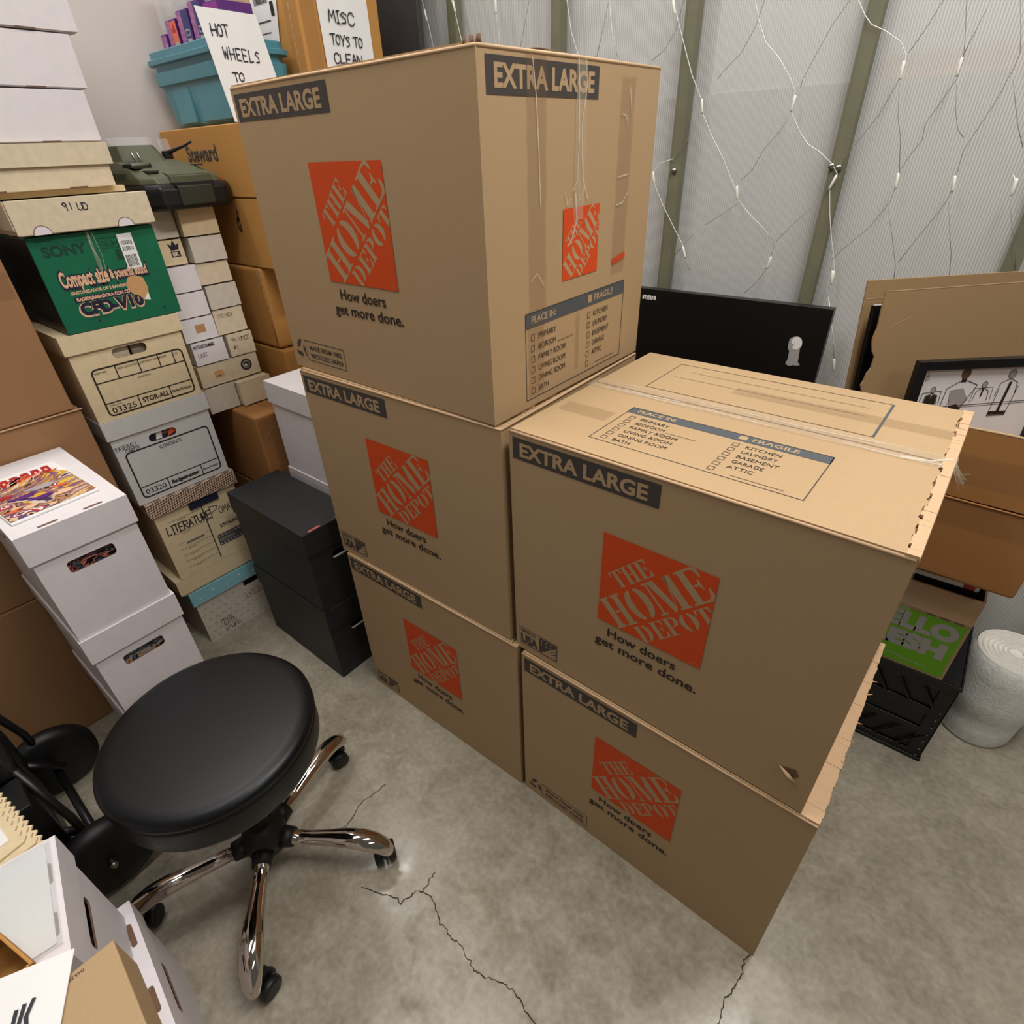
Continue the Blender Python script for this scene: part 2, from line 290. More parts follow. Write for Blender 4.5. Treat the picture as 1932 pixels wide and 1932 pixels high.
# stencil serif letters for the diagonal logo
def _half(cx, ry, sgn, ro, ri, n=10, gap=.10):
    o = []; a0 = math.asin(min(1, gap/ro))
    for k in range(n+1):
        a = -math.pi/2+a0+(math.pi-2*a0)*k/n; o.append((cx+sgn*ro*math.cos(a), .5+.5*math.sin(a)))
    for k in range(n, -1, -1):
        a = -math.pi/2+a0*1.2+(math.pi-2.4*a0)*k/n; o.append((cx+sgn*ri*math.cos(a), .5+.44*math.sin(a)))
    return o
def R_(a, b, c, d): return [(a, b), (c, b), (c, d), (a, d)]
LG = {
'H': (.80, [R_(.02,0,.38,.06), R_(.02,.94,.38,1), R_(.1,.06,.30,.94), R_(.44,0,.80,.06), R_(.44,.94,.80,1), R_(.52,.06,.72,.94), R_(.33,.46,.49,.53)]),
'O': (.80, [_half(.39, .5, -1, .38, .15), _half(.43, .5, 1, .38, .15)]),
'M': (1.02, [R_(0,0,.24,.06), R_(.09,.06,.15,.94), R_(0,.94,.2,1), [(.17,1),(.40,1),(.60,.12),(.52,0),(.46,0)], [(.63,.22),(.58,.06),(.76,1),(.82,1)], R_(.72,.06,.94,1), R_(.66,0,1.0,.06)]),
'E': (.70, [R_(.02,0,.36,.06), R_(.02,.94,.36,1), R_(.10,.06,.31,.94), [(.36,.94),(.36,1),(.68,1),(.66,.68),(.62,.68),(.56,.90),(.46,.94)], [(.36,0),(.36,.06),(.46,.06),(.58,.12),(.65,.34),(.70,.34),(.70,0)], [(.35,.47),(.35,.53),(.47,.53),(.52,.66),(.55,.66),(.55,.34),(.52,.34),(.47,.47)]]),
'T': (.72, [R_(.2,0,.54,.06), R_(.27,.06,.47,1), [(.02,1),(.24,1),(.24,.94),(.12,.90),(.06,.70),(.01,.70)], [(.72,1),(.50,1),(.50,.94),(.62,.90),(.68,.70),(.73,.70)]]),
'D': (.80, [R_(.02,0,.30,.06), R_(.02,.94,.30,1), R_(.08,.06,.28,.94), _half(.36, .5, 1, .40, .18)]),
'P': (.70, [R_(.02,0,.36,.06), R_(.02,.94,.30,1), R_(.08,.06,.28,.94), [(.33,1),(.48,1),(.64,.92),(.69,.74),(.64,.55),(.48,.46),(.33,.46),(.33,.52),(.42,.54),(.47,.62),(.48,.74),(.47,.86),(.42,.93),(.33,.94)]]),
}
def clip(poly, w):
    for ax, lim, sg in ((0, 0, 1), (0, w, -1), (1, 0, 1), (1, w, -1)):
        out = []
        for i in range(len(poly)):
            a, b = poly[i-1], poly[i]; da, db = (a[ax]-lim)*sg, (b[ax]-lim)*sg
            if (da >= 0) != (db >= 0):
                t = da/(da-db); out.append((a[0]+(b[0]-a[0])*t, a[1]+(b[1]-a[1])*t))
            if db >= 0: out.append(b)
        poly = out
        if len(poly) < 3: return []
    return poly
def logo(P, x, y, w, h, mk, l=0):
    P.rect(x, y, x+w, y+h, M['orange'], l)
    r2 = math.sqrt(.5)
    # (word, start along the diagonal, offset of baseline across it, height, length)
    for word, s0, t0, H, L in (('THE', .455, .192, .172, .44), ('HOME', .150, -.160, .325, 1.14), ('DEPOT', .325, -.362, .175, .84)):
        tw = sum(LG[c][0] for c in word)+.045*(len(word)-1); kx = L/tw; cx = s0
        for c in word:
            gw, polys = LG[c]
            for p in polys:
                q = []
                for a, b in p:
                    s_, t_ = cx+a*kx, t0+b*H; q.append(((s_-t_)*r2, (s_+t_)*r2))
                q = clip(q, .998)
                if q: P.poly([(x+a*w, y+b*h) for a, b in q], mk, l+1)
            cx += (gw+.045)*kx
# ================================================================ setting
XW = -2.205; YP = 1.75
b = MB(); b.box((-3.2,-3.0,-.1), (3.2,3.6,0), M['floor']); floor = struct(b.build('floor'))
CRACKS = [[(-716, 234),(-680, 248),(-654, 264),(-625, 272),(-612, 272),(-607, 295),(-603, 309),(-589, 324),(-563, 325),(-546, 320),(-533, 311),(-507, 300),(-492, 299),(-467, 293),(-448, 299),(-426, 292),(-408, 290),(-391, 283),(-378, 285),(-359, 292),(-343, 297),(-326, 306),(-312, 307),(-293, 307),(-282, 305),(-267, 298),(-257, 296),(-235, 295)], [(62, 675),(55, 659),(56, 645),(60, 629),(56, 609),(54, 594),(49, 579),(47, 566),(50, 547),(52, 538),(52, 524),(54, 509)], [(-865, 294),(-869, 326),(-877, 350),(-881, 365),(-878, 393),(-874, 415),(-870, 444)], [(-589, 324),(-593, 341),(-596, 353),(-597, 369)]]
P = Print((0,0,0), (1,0,0), (0,1,0), .0006)
rnd = random.Random(5)
for ln in CRACKS:
    pts = [(x/1000, y/1000) for x, y in ln]; fine = []
    for i in range(len(pts)-1):
        for k in range(3):
            t = k/3; fine.append((pts[i][0]*(1-t)+pts[i+1][0]*t+rnd.uniform(-.003,.003), pts[i][1]*(1-t)+pts[i+1][1]*t+rnd.uniform(-.003,.003)))
    fine.append(pts[-1])
    for i in range(len(fine)-1): P.stroke(fine[i:i+2], rnd.uniform(.0012, .0030), M['crack'], (i % 3)*.1)
c = P.build('crack', floor)
b = MB(); b.box((XW-.1,-3.0,0), (XW,YP+.15,3.1), M['drywall']); struct(b.build('wall_left'))
# translucent fluted wall: sheet, studs and bottom plate
b = MB(); b.box((XW,YP+.036,.0), (3.2,YP+.046,3.1), M['poly']); wb = struct(b.build('wall_back'))
k = 0
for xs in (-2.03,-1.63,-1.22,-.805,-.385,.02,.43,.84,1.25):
    b = MB(); b.box((xs-.015,YP,.04), (xs+.015,YP+.034,3.1), M['stud']); b.box((xs-.017,YP-.001,.04), (xs-.013,YP+.034,3.1), M['stud']); b.box((xs-.012,YP+.048,.04), (xs+.020,YP+.13,3.1), M['board_grey']); o = struct(b.build('trim_%d' % (k+1))); k += 1  # dark slab behind the sheet stands in for the stud's dark reflection
b = MB(); b.box((XW,YP,0), (3.2,YP+.05,.042), M['plate']); struct(b.build('trim_10'))
# what shows dimly through the sheet: the next bay
b = MB(); b.box((XW,2.55,0), (-.56,2.6,1.62), M['wash']); b.box((-.56,2.55,0), (3.2,2.6,1.62), M['greycream']); b.box((XW,2.56,1.62), (-.56,2.6,1.70), M['paper']); b.box((-.56,2.56,1.62), (3.2,2.6,1.68), M['peach']); b.box((-.56,2.56,1.68), (3.2,2.6,1.70), M['paper']); b.box((XW,2.56,1.70), (3.2,2.6,3.1), M['paper']); struct(b.build('wall_far'))
WIRE_CLEAR = [[(-857, 1778),(-847, 1757),(-816, 1691),(-784, 1624),(-747, 1566),(-740, 1537),(-704, 1483),(-667, 1435),(-627, 1373),(-612, 1342),(-571, 1305),(-529, 1274),(-497, 1246)], [(-647, 1750),(-643, 1740),(-630, 1710),(-606, 1669),(-568, 1636),(-535, 1598),(-517, 1571),(-515, 1551),(-516, 1528),(-485, 1486),(-461, 1461),(-433, 1446),(-397, 1420),(-379, 1398),(-388, 1368),(-375, 1316),(-360, 1269),(-342, 1220),(-326, 1171),(-327, 1151)], [(-422, 1720),(-402, 1693),(-384, 1675),(-355, 1662),(-318, 1639),(-304, 1619),(-299, 1601),(-300, 1579)], [(-811, 1438),(-850, 1428),(-867, 1406),(-858, 1373),(-829, 1326),(-789, 1271),(-751, 1221),(-741, 1195),(-721, 1153)], [(-1778, 1901),(-1773, 1861),(-1770, 1833),(-1760, 1774),(-1756, 1720)], [(-1749, 1897),(-1740, 1863),(-1728, 1828),(-1716, 1775),(-1705, 1730)], [(-1619, 1880),(-1608, 1853),(-1585, 1775),(-1570, 1731)], [(-1436, 1855),(-1436, 1819),(-1427, 1756),(-1423, 1717)], [(-1179, 1821),(-1162, 1751),(-1137, 1698),(-1129, 1665)], [(-1042, 1803),(-1029, 1736),(-1006, 1677)], [(-40, 1394),(-30, 1379),(-31, 1355)], [(-327, 1118),(-288, 1012),(-267, 942)]]
WIRE_AND_SHADE = [[(-497, 1246),(-490, 1231),(-497, 1197),(-498, 1177),(-516, 1140),(-547, 1105)], [(-300, 1579),(-302, 1574),(-322, 1514),(-348, 1470),(-367, 1439),(-380, 1402)], [(-1310, 1839),(-1342, 1747),(-1353, 1710)], [(-1056, 1750),(-1074, 1687)], [(-842, 1715),(-867, 1681),(-903, 1662)], [(-636, 1702),(-661, 1655),(-701, 1622),(-712, 1607)], [(-438, 1723),(-465, 1682),(-486, 1633),(-504, 1591),(-506, 1576)], [(-262, 1699),(-277, 1660),(-298, 1619)], [(-222, 1694),(-207, 1643),(-194, 1596),(-196, 1566),(-214, 1522),(-228, 1490),(-224, 1461),(-237, 1436),(-248, 1406),(-248, 1379),(-250, 1341),(-279, 1284),(-324, 1234),(-342, 1208)], [(-134, 1682),(-115, 1633),(-104, 1600),(-106, 1575),(-115, 1525),(-132, 1471),(-142, 1439),(-139, 1404),(-138, 1379),(-138, 1353),(-146, 1327),(-173, 1266),(-195, 1212)], [(-181, 1688),(-190, 1642),(-199, 1601)], [(-518, 1519),(-536, 1488),(-567, 1450),(-585, 1409),(-611, 1385)], [(-252, 1330),(-227, 1274),(-199, 1205),(-193, 1175)], [(-136, 1343),(-113, 1279),(-96, 1236),(-85, 1191)], [(-30, 1350),(-6, 1295),(19, 1243),(29, 1211)], [(-100, 1558),(-84, 1523),(-63, 1478),(-41, 1441)], [(-411, 1333),(-452, 1290),(-489, 1244)], [(-599, 1336),(-638, 1310),(-693, 1275)], [(-721, 1253),(-770, 1193)], [(-193, 1557),(-179, 1511),(-164, 1477),(-149, 1463)], [(-299, 1565),(-284, 1507),(-267, 1467),(-248, 1395)], [(-760, 1503),(-785, 1468),(-804, 1437)]]
BULBS = [[(-855, 1776),(-848, 1753)], [(-747, 1568),(-741, 1540)], [(-618, 1373),(-612, 1342)], [(-493, 1204),(-497, 1177)], [(-513, 1559),(-515, 1532)], [(-380, 1394),(-388, 1368)], [(-331, 1181),(-328, 1150)], [(-302, 1603),(-301, 1578)], [(-867, 1406),(-861, 1380)], [(-749, 1216),(-737, 1188)], [(-1771, 1871),(-1768, 1844)], [(-1741, 1872),(-1733, 1845)], [(-1610, 1876),(-1604, 1850)], [(-1436, 1851),(-1436, 1831)], [(-198, 1599),(-198, 1575)], [(-250, 1393),(-248, 1374)], [(-139, 1384),(-137, 1372)], [(-31, 1384),(-30, 1360)], [(-272, 963),(-265, 927)], [(-333, 1183),(-328, 1151)]]
SCREWS = [(-806, 1409),(-397, 1414),(-380, 1411)]
t = thing('string_lights', 'white wire net of unlit string lights draped over the fluted translucent wall', 'string lights', (0,0,0))
def pt3(p, y): return (p[0]/1000, y, p[1]/1000)
for W_ in (WIRE_CLEAR, WIRE_AND_SHADE):      # the net carries on up the wall
    for k, ln in enumerate(W_):
        if ln[0][1] > 1690: s_ = -1 if W_ is WIRE_CLEAR else 1; x, z = ln[0]; ln[:0] = [(x+s_*(150+13*(k % 3)), z+430), (x+s_*90, z+300), (x+s_*70, z+190), (x+s_*20, z+80)]
for ln in WIRE_CLEAR: b = MB(); b.tube([pt3(p, 1.744) for p in ln], .0011, M['wire'], 6); b.build('clear_wire', t)
for ln in WIRE_AND_SHADE: b = MB(); b.tube([pt3(p, 1.7435) for p in ln], .00065, M['wire_shade'], 5); b.build('wire_and_shade', t)  # grey strands: net wires, plus wire shadows and reflections modelled as strands
for a, c in BULBS:
    b = MB(); A = Vector(pt3(a, 1.742)); C_ = Vector(pt3(c, 1.742)); mid = (A+C_)/2; d = (C_-A).normalized()*.013
    b.tube([mid-d*1.2, mid-d*.9, mid, mid+d, mid+d*1.3], [.0020,.0034,.0034,.0030,.0014], M['bulb'], 8); b.build('bulb', t)
for x, z in SCREWS:
    b = MB(); b.lathe([(.008,0),(.008,.003),(.006,.006),(.002,.007)], M['steel'], n=12, T=Matrix.Translation((x/1000, YP-.001, z/1000)) @ Matrix.Rotation(math.pi/2, 4, 'X'))
    o = b.build('screw'); tag(o, {-806:'shiny screw head in the narrow stud beside the top moving box', -397:'left one of two screw heads close together on a stud', -380:'right one of two screw heads close together on a stud'}[x], 'screw', None)
# ================================================================ big printed moving boxes
def place_table(P, x0, y0, x1, y1, hh=.026, mk=None):
    w = x1-x0; h = y1-y0; mk = mk or M['kraft']
    P.frame(x0, y0, x1, y1, .0016, M['ink'], 0); P.rect(x0, y1-hh, x1, y1, M['ink_blue'], 0)
    P.text('PLACE IN:', x0+.017, y1-hh+.007, .0125, mk, 2, bold=.025)
    P.rect(x0+.20*w/.34, y1-hh+.006, x0+.20*w/.34+.0135, y1-hh+.020, mk, 2); P.text('FRAGILE', x0+.222*w/.34, y1-hh+.007, .0125, mk, 2, w=.072, bold=.02)
    r = (h-hh-.006)/6.4
    def row(x, i, s):
        y = y1-hh-.006-r*(i+.9)
        P.frame(x, y, x+.0105, y+.012, .0011, M['ink'], 1)
        if s: P.text(s, x+.022, y+.001, .0108, M['text'], 1, w=.0078*len(s))
    for i, s in enumerate(['PRIMARY','BEDROOM','FAMILY ROOM','LIVING ROOM','DINING ROOM','BATH']): row(x0+.016, i, s)
    y = y1-hh-.006-r*1.9; P.rect(x0+.098, y, x0+.15, y+.001, M['ink'], 1)
    for i, s in enumerate(['KITCHEN','LAUNDRY','BASEMENT','GARAGE','ATTIC','']): row(x0+.20*w/.34, i, s)
    y = y1-hh-.006-r*5.9; P.rect(x0+.235, y, x0+.312, y+.001, M['ink'], 1)
def front_prints(t, h, badge, mk, wear=False):
    O = (0,0,0); U = (1,0,0)
    P = Print(O, U); y0 = h-.056; P.rect(.008, y0, .294, y0+.042, M['ink'], 0); P.text('EXTRA LARGE', .024, y0+.008, .0265, mk, 2, w=.250, bold=.035); P.build('size_label', t)
    P = Print(O, U); logo(P, .203, .204, .2, .198, mk); P.text('R', .390, .208, .006, mk, 2); P.build('printed_logo', t)
    P = Print(O, U); P.text('How doers', .226, .172, .0205, M['text'], 1, w=.136, bold=.016); P.text('get more done.', .200, .143, .0205, M['text'], 1, w=.205, bold=.016); P.build('slogan_print', t)
    P = Print(O, U)
    if badge == 'recycle':
        P.frame(.055, .020, .198, .066, .0016, M['ink'], 0); P.rect(.052, .024, .058, .062, mk, 1)
        P.text('MADE FROM 100%', .070, .046, .0105, M['ink'], 1, w=.118, bold=.02); P.text('RECYCLED PAPER', .070, .028, .0105, M['ink'], 1, w=.120, bold=.02)
        cx, cy = .036, .043
        for k in range(3):
            a = math.radians(90+120*k); c_, s_ = math.cos(a), math.sin(a)
            def rr(x, y): return (cx+x*c_-y*s_, cy+x*s_+y*c_)
            P.poly([rr(.022,-.007), rr(.022,.004), rr(.010,.012), rr(.004,.006), rr(.014,-.001)], M['ink'], 1); P.poly([rr(.014,.013), rr(.003,.014), rr(.008,.002)], M['ink'], 2)
    else:
        P.frame(.010, .018, .112, .068, .0016, M['ink'], 0)
        P.text('MADE IN', .015, .055, .0085, M['ink'], 1, w=.040, bold=.02); P.text('USA', .014, .024, .025, M['ink'], 1, w=.046, bold=.05)
        P.rect(.064, .022, .108, .064, M['ink'], 1)
        for k in range(4): P.poly([(.070+k*.008,.022), (.078+k*.008,.022), (.108,.050-k*.009), (.108,.056-k*.009)], mk, 2)
        for k in range(6): P.disc(.071+(k % 3)*.012, .058-(k//3)*.010, .0022, mk, 2, 6)
    P.build('badge_print', t)
def flaps_top(t, w, d, h, mk, gap_y, jag=0, seed=1):
    rnd = random.Random(seed)
    for y0, y1 in ((.002, gap_y-.0025), (gap_y+.0025, d-.002)):
        n = 26; pl = [(0.003, y0), (w-.014, y0)]
        for k in range(1, n): pl.append((w-.014+(rnd.uniform(-.004, .004)*jag), y0+(y1-y0)*k/n))
        pl += [(w-.014, y1), (.003, y1)]
        b = MB(); b.prism(pl, h-.004, h, mk); b.build('top_flap', t)
def moving_box(label, x, y, z, yaw, w, d, h, badge, side=False, top=False, wear=0, openright=False):
    t = thing('moving_box', label, 'cardboard box', (x, y, z), yaw, 'extra large moving boxes')
    mk = M['kraft']; hb = h-.005 if not openright else h
    b = MB(); n = 6
    # body shell with a slight bulge on each wall
    rnd = random.Random(int(h*1e5)+int(z*100))
    def wall(o, u, v, nrm, W_, H_, amp):
        nx = 10; vs = []; fs = []
        for j in range(nx+1):
            for i in range(nx+1):
                s_, q = i/nx, j/nx; a = amp*math.sin(math.pi*s_)*math.sin(math.pi*q)+(rnd.uniform(-.0001,.0001) if 0 < i < nx and 0 < j < nx else 0)
                vs.append(Vector(o)+Vector(u)*W_*s_+Vector(v)*H_*q+Vector(nrm)*a)
        for j in range(nx):
            for i in range(nx): k = j*(nx+1)+i; fs.append((k, k+1, k+nx+2, k+nx+1))
        b.add(vs, fs, mk, False)
    wall((0,0,0), (1,0,0), (0,0,1), (0,-1,0), w, hb, -.0006); wall((w,0,0), (0,1,0), (0,0,1), (1,0,0), d, hb, -.0006)
    wall((w,d,0), (-1,0,0), (0,0,1), (0,1,0), w, hb, .003); wall((0,d,0), (0,-1,0), (0,0,1), (-1,0,0), d, hb, .003)
    wall((0,d,0), (1,0,0), (0,-1,0), (0,0,-1), w, d, 0)
    if openright:
        pass
    wall((0,0,hb), (1,0,0), (0,1,0), (0,0,1), w, d, -.0005)
    b.build('carton_body', t)
    b = MB()  # folded rim along the top edges
    b.tube([(0.002,.0015,hb), (w*.3,.001,hb+rnd.uniform(0,.0012)), (w*.65,.001,hb+rnd.uniform(0,.0012)), (w-.002,.0015,hb)], .0028, M['kraft_in'], 6)
    b.tube([(w-.0015,.002,hb), (w-.001,d*.4,hb+.0008), (w-.0015,d-.002,hb)], .0030, M['kraft_in'], 6)
    b.build('folded_edge', t)
    if not openright: flaps_top(t, w, d, h, mk, d/2+(.022 if top else 0), 1, int(z*50)+3)
    front_prints(t, h, badge, mk)
    return t
kA = moving_box('topmost of the three stacked moving boxes, with taped side facing the fluted wall', -1.2165, .6894, 1.0732, math.radians(-.284), .6147, .511, .5260, 'recycle')
kB = moving_box('middle moving box of the stack of three, under the taped topmost one', -1.1936, .6778, .5445, math.radians(.9), .6035, .511, .5270, 'usa')
kC = moving_box('lowest moving box of the stack of three, beside the black boxes on the floor', -1.1742, .6741, 0, math.radians(.8), .6040, .511, .5430, 'usa')
kD = moving_box('moving box with its flat taped top in view, upper of the right-hand two', -.576, .6928, .5352, math.radians(-1.05), .6130, .511, .5385, 'usa', top=True)
kE = moving_box('lower right moving box on the floor with a torn open rear edge', -.5575, .6851, 0, math.radians(-.68), .6236, .511, .5320, 'recycle')
# --- prints and tape on the side of A
t = kA; w = .6147; O = (w,0,0); U = (0,1,0); V = (0,0,1); mk = M['kraft']
P = Print(O, U, V); P.rect(.017, .4710, .298, .5135, M['ink'], 0); P.text('EXTRA LARGE', .034, .480, .0265, mk, 2, w=.250, bold=.035); P.build('size_label', t)
P = Print(O, U, V); logo(P, .202, .206, .116, .114, mk); P.build('printed_logo', t)
P = Print(O, U, V); place_table(P, .092, .014, .431, .171); P.build('checklist_print', t)
P = Print(O, U, V); P.poly([(.376,.206),(.425,.214),(.423,.226),(.40,.223),(.374,.219)], M['orange'], 1); P.build('paint_mark', t)
def tape(t, O, U, V, x0, x1, y0, y1, m, seed, creases=(), lift=.0014, nm='packing_tape'):
    rnd = random.Random(seed); P = Print(O, U, V, lift)
    n = 14; L_ = []; R2 = []
    for k in range(n+1):
        y = y0+(y1-y0)*k/n; L_.append((x0+rnd.uniform(-.0012,.0012), y)); R2.append((x1+rnd.uniform(-.0012,.0012), y))
    for k in range(n): P.poly([L_[k], R2[k], R2[k+1], L_[k+1]], m, rnd.uniform(0, .8))
    for c in creases: P.stroke(c[0], c[1], M['tape_w'], 2)
    return P.build(nm, t)
tape(t, O, U, V, .104, .152, .17, .52, M['tape_t'], 1, [([(.118,.515),(.126,.47),(.132,.40),(.136,.33)], .0022), ([(.108,.22),(.125,.232),(.145,.21)], .0016)])
tape(t, O, U, V, .232, .262, .30, .52, M['tape'], 2, [([(.236,.52),(.240,.47),(.243,.42),(.240,.36),(.228,.345)], .0020), ([(.255,.52),(.262,.49),(.250,.44),(.252,.40),(.258,.36),(.275,.33)], .0022), ([(.236,.34),(.242,.30),(.226,.268),(.215,.262)], .0035), ([(.244,.37),(.248,.33),(.262,.345)], .0014), ([(.205,.345),(.212,.325),(.222,.335)], .0014)])
tape(t, O, U, V, .372, .420, .19, .505, M['tape_t'], 3, [([(.40,.49),(.412,.45)], .0018), ([(.378,.452),(.392,.450),(.40,.436)], .0016), ([(.376,.357),(.414,.360)], .0018), ([(.376,.312),(.398,.314),(.418,.332)], .0022)])
tape(t, O, U, V, .098, .146, .02, .155, M['tape_t'], 4, [([(.12,.13),(.118,.09)], .0014)])
tape(t, O, U, V, .25, .262, .03, .14, M['tape_t'], 6)
P = Print((0,0,.526), (1,0,0), (0,1,0), .001); P.rect(.56, .13, .612, .18, M['paper'], 1); P.build('torn_white_label', t)
# crushed corner of A
b = MB(); rnd = random.Random(3)
for k in range(9):
    a = Vector((w-.012+rnd.uniform(-.012,.008), .004+rnd.uniform(0,.016), .520)); b.tube([a, a+Vector((rnd.uniform(-.004,.004), rnd.uniform(-.004,.004), .010+rnd.uniform(0,.005)))], [.0042,.0014], M['slot'], 5)
b.build('crushed_corner', t)
# --- top of D
t = kD; hD = .5385; O = (0,0,hD); U = (1,0,0); V = (0,1,0)
P = Print(O, U, V); place_table(P, .132, .050, .473, .2035); P.build('checklist_print', t)
P = Print(O, U, V); P.frame(.098, .310, .503, .472, .0016, M['ink'], 0); P.rect(.499, .310, .503, .472, M['ink_blue'], 1)
P.rect(.140, .432, .47, .4332, M['pale_ink'], 0); P.rect(.120, .392, .47, .3932, M['pale_ink'], 0); P.build('address_box_print', t)
tape(t, O, U, V, -.002, .615, .254, .300, M['tape'], 8, [([(.03,.258),(.10,.262),(.16,.258),(.25,.264),(.36,.258)], .0025), ([(.06,.270),(.12,.266),(.19,.272)], .003), ([(.30,.290),(.40,.286),(.52,.292)], .0022), ([(.55,.262),(.585,.268),(.60,.285),(.608,.292)], .006), ([(.47,.262),(.55,.258),(.60,.264)], .003), ([(.20,.289),(.27,.292)], .002)], lift=.0012)
tape(t, O, U, V, .25, .61, .366, .402, M['tape_t'], 9, lift=.0010); tape(t, O, U, V, .02, .12, .118, .160, M['tape_t'], 10, lift=.0010)
b = MB(); rnd = random.Random(12)   # frayed tape end and ragged right rim
for k in range(7):
    y = .262+.006*k; b.add([(.612,y,hD+.001),(.612,y+.007,hD+.001),(.634+rnd.uniform(-.008,.006),y+.006+rnd.uniform(-.004,.004),hD-.018-rnd.uniform(0,.03)),(.630+rnd.uniform(-.008,.006),y,hD-.02)], [(0,1,2,3)], M['tape_w'])
b.build('frayed_tape_end', t)
b = MB(); rnd = random.Random(13); n = 40
for k in range(n):
    y0 = .508*k/n; y1 = .508*(k+1)/n; xa = .600+rnd.uniform(-.002,.002); b.box((xa, y0, hD-.003), (.6135, y1, hD+.0008+rnd.uniform(0,.0012)), M['kraft_in'])
b.build('ragged_rim', t)
tape(t, (.6135,0,0), (0,1,0), (0,0,1), .004, .05, .32, .538, M['tape'], 15, [([(.02,.535),(.03,.48),(.014,.44)], .002)])
P = Print((0,0,0), (1,0,0), (0,0,1)); P.poly([(.560,.085),(.583,.094),(.590,.082),(.578,.066),(.566,.074)], M['slot'], 0); P.build('gash', t)
b = MB(); b.tube([(.560,-.002,.086),(.575,-.007,.080),(.588,-.004,.068)], [.001,.004,.0012], M['kraft_in'], 6); b.build('torn_curl', t)
# --- open right rim of E: inner flaps showing
t = kE; b = MB(); rnd = random.Random(21); n = 36; w = .6236; h = .532
for k in range(n):
    y0 = .003+.505*k/n; y1 = .003+.505*(k+1)/n
    b.box((w-.030-.02*k/n, y0, h-.003), (w+.001+rnd.uniform(-.001,.0015), y1, h+.0012+rnd.uniform(0,.0016)), M['kraft_in'])
b.build('ragged_rim', t)
b = MB()
for k in range(5):
    y = .16+.055*k+rnd.uniform(-.02,.02); b.tube([(w-.004,y,h), (w+.004+rnd.uniform(0,.007), y+rnd.uniform(-.008,.008), h+.002+rnd.uniform(-.008,.004))], [.0022,.0007], M['torn'], 5)
b.build('torn_fibres', t)
# ================================================================ generic cartons
def carton(name, label, cat, x, y, z, w, d, h, yaw=0, m='kraft3', group=None, seam='top', bevel=.004):
    t = thing(name, label, cat, (x, y, z), yaw, group); b = MB(); b.box((0,0,0), (w,d,h), M[m]); b.build('carton_body', t, bevel); return t
def inset_hole(t, w_, x0, y0, x1, y1, O, U, V, m, r=.006, nm='hand_hole'):
    P = Print(O, U, V, .0012); pts = []
    for cx, cy, a0 in ((x1-r, y1-r, 0), (x0+r, y1-r, 90), (x0+r, y0+r, 180), (x1-r, y0+r, 270)):
        for k in range(5):
            a = math.radians(a0+k*22.5); pts.append((cx+r*math.cos(a), cy+r*math.sin(a)))
    P.poly(pts, m, 0); return P.build(nm, t)
def holed_front(w, h, hole, th, m, mi):
    """panel in the y-z plane facing +x with a rounded hand hole cut through; returns MB at x in [-th,0]"""
    b = MB(); y0, z0, y1, z1, r = hole; n = 5; inner = []
    for cx, cy, a0 in ((y1-r, z1-r, 0), (y0+r, z1-r, 90), (y0+r, z0+r, 180), (y1-r, z0+r, 270)):
        for k in range(n): a = math.radians(a0+k*90/(n-1)); inner.append((cx+r*math.cos(a), cy+r*math.sin(a)))
    outer = [(w,h),(0,h),(0,0),(w,0)]; vs = []; fs = []
    for x in (0, -th):
        vs += [(x, a, c) for a, c in outer]+[(x, a, c) for a, c in inner]
    K = 4+4*n
    for s_, rev in ((0, 0), (K, 1)):
        for q in range(4):
            ring = [s_+4+q*n+k for k in range(n)]
            f = [s_+q]+ring[::-1]; fs.append(tuple(f) if rev else tuple(f[::-1]))
            nx = (q+1) % 4; f = [s_+q, s_+4+q*n+n-1, s_+4+nx*n, s_+nx]; fs.append(tuple(f[::-1]) if rev else tuple(f))
    b.add(vs, fs, m)
    e = []
    for k in range(4*n): k2 = (k+1) % (4*n); e.append((4+k, 4+k2, K+4+k2, K+4+k))
    e += [(q, (q+1) % 4, K+(q+1) % 4, K+q) for q in range(4)]
    b.add(vs, e, mi); return b
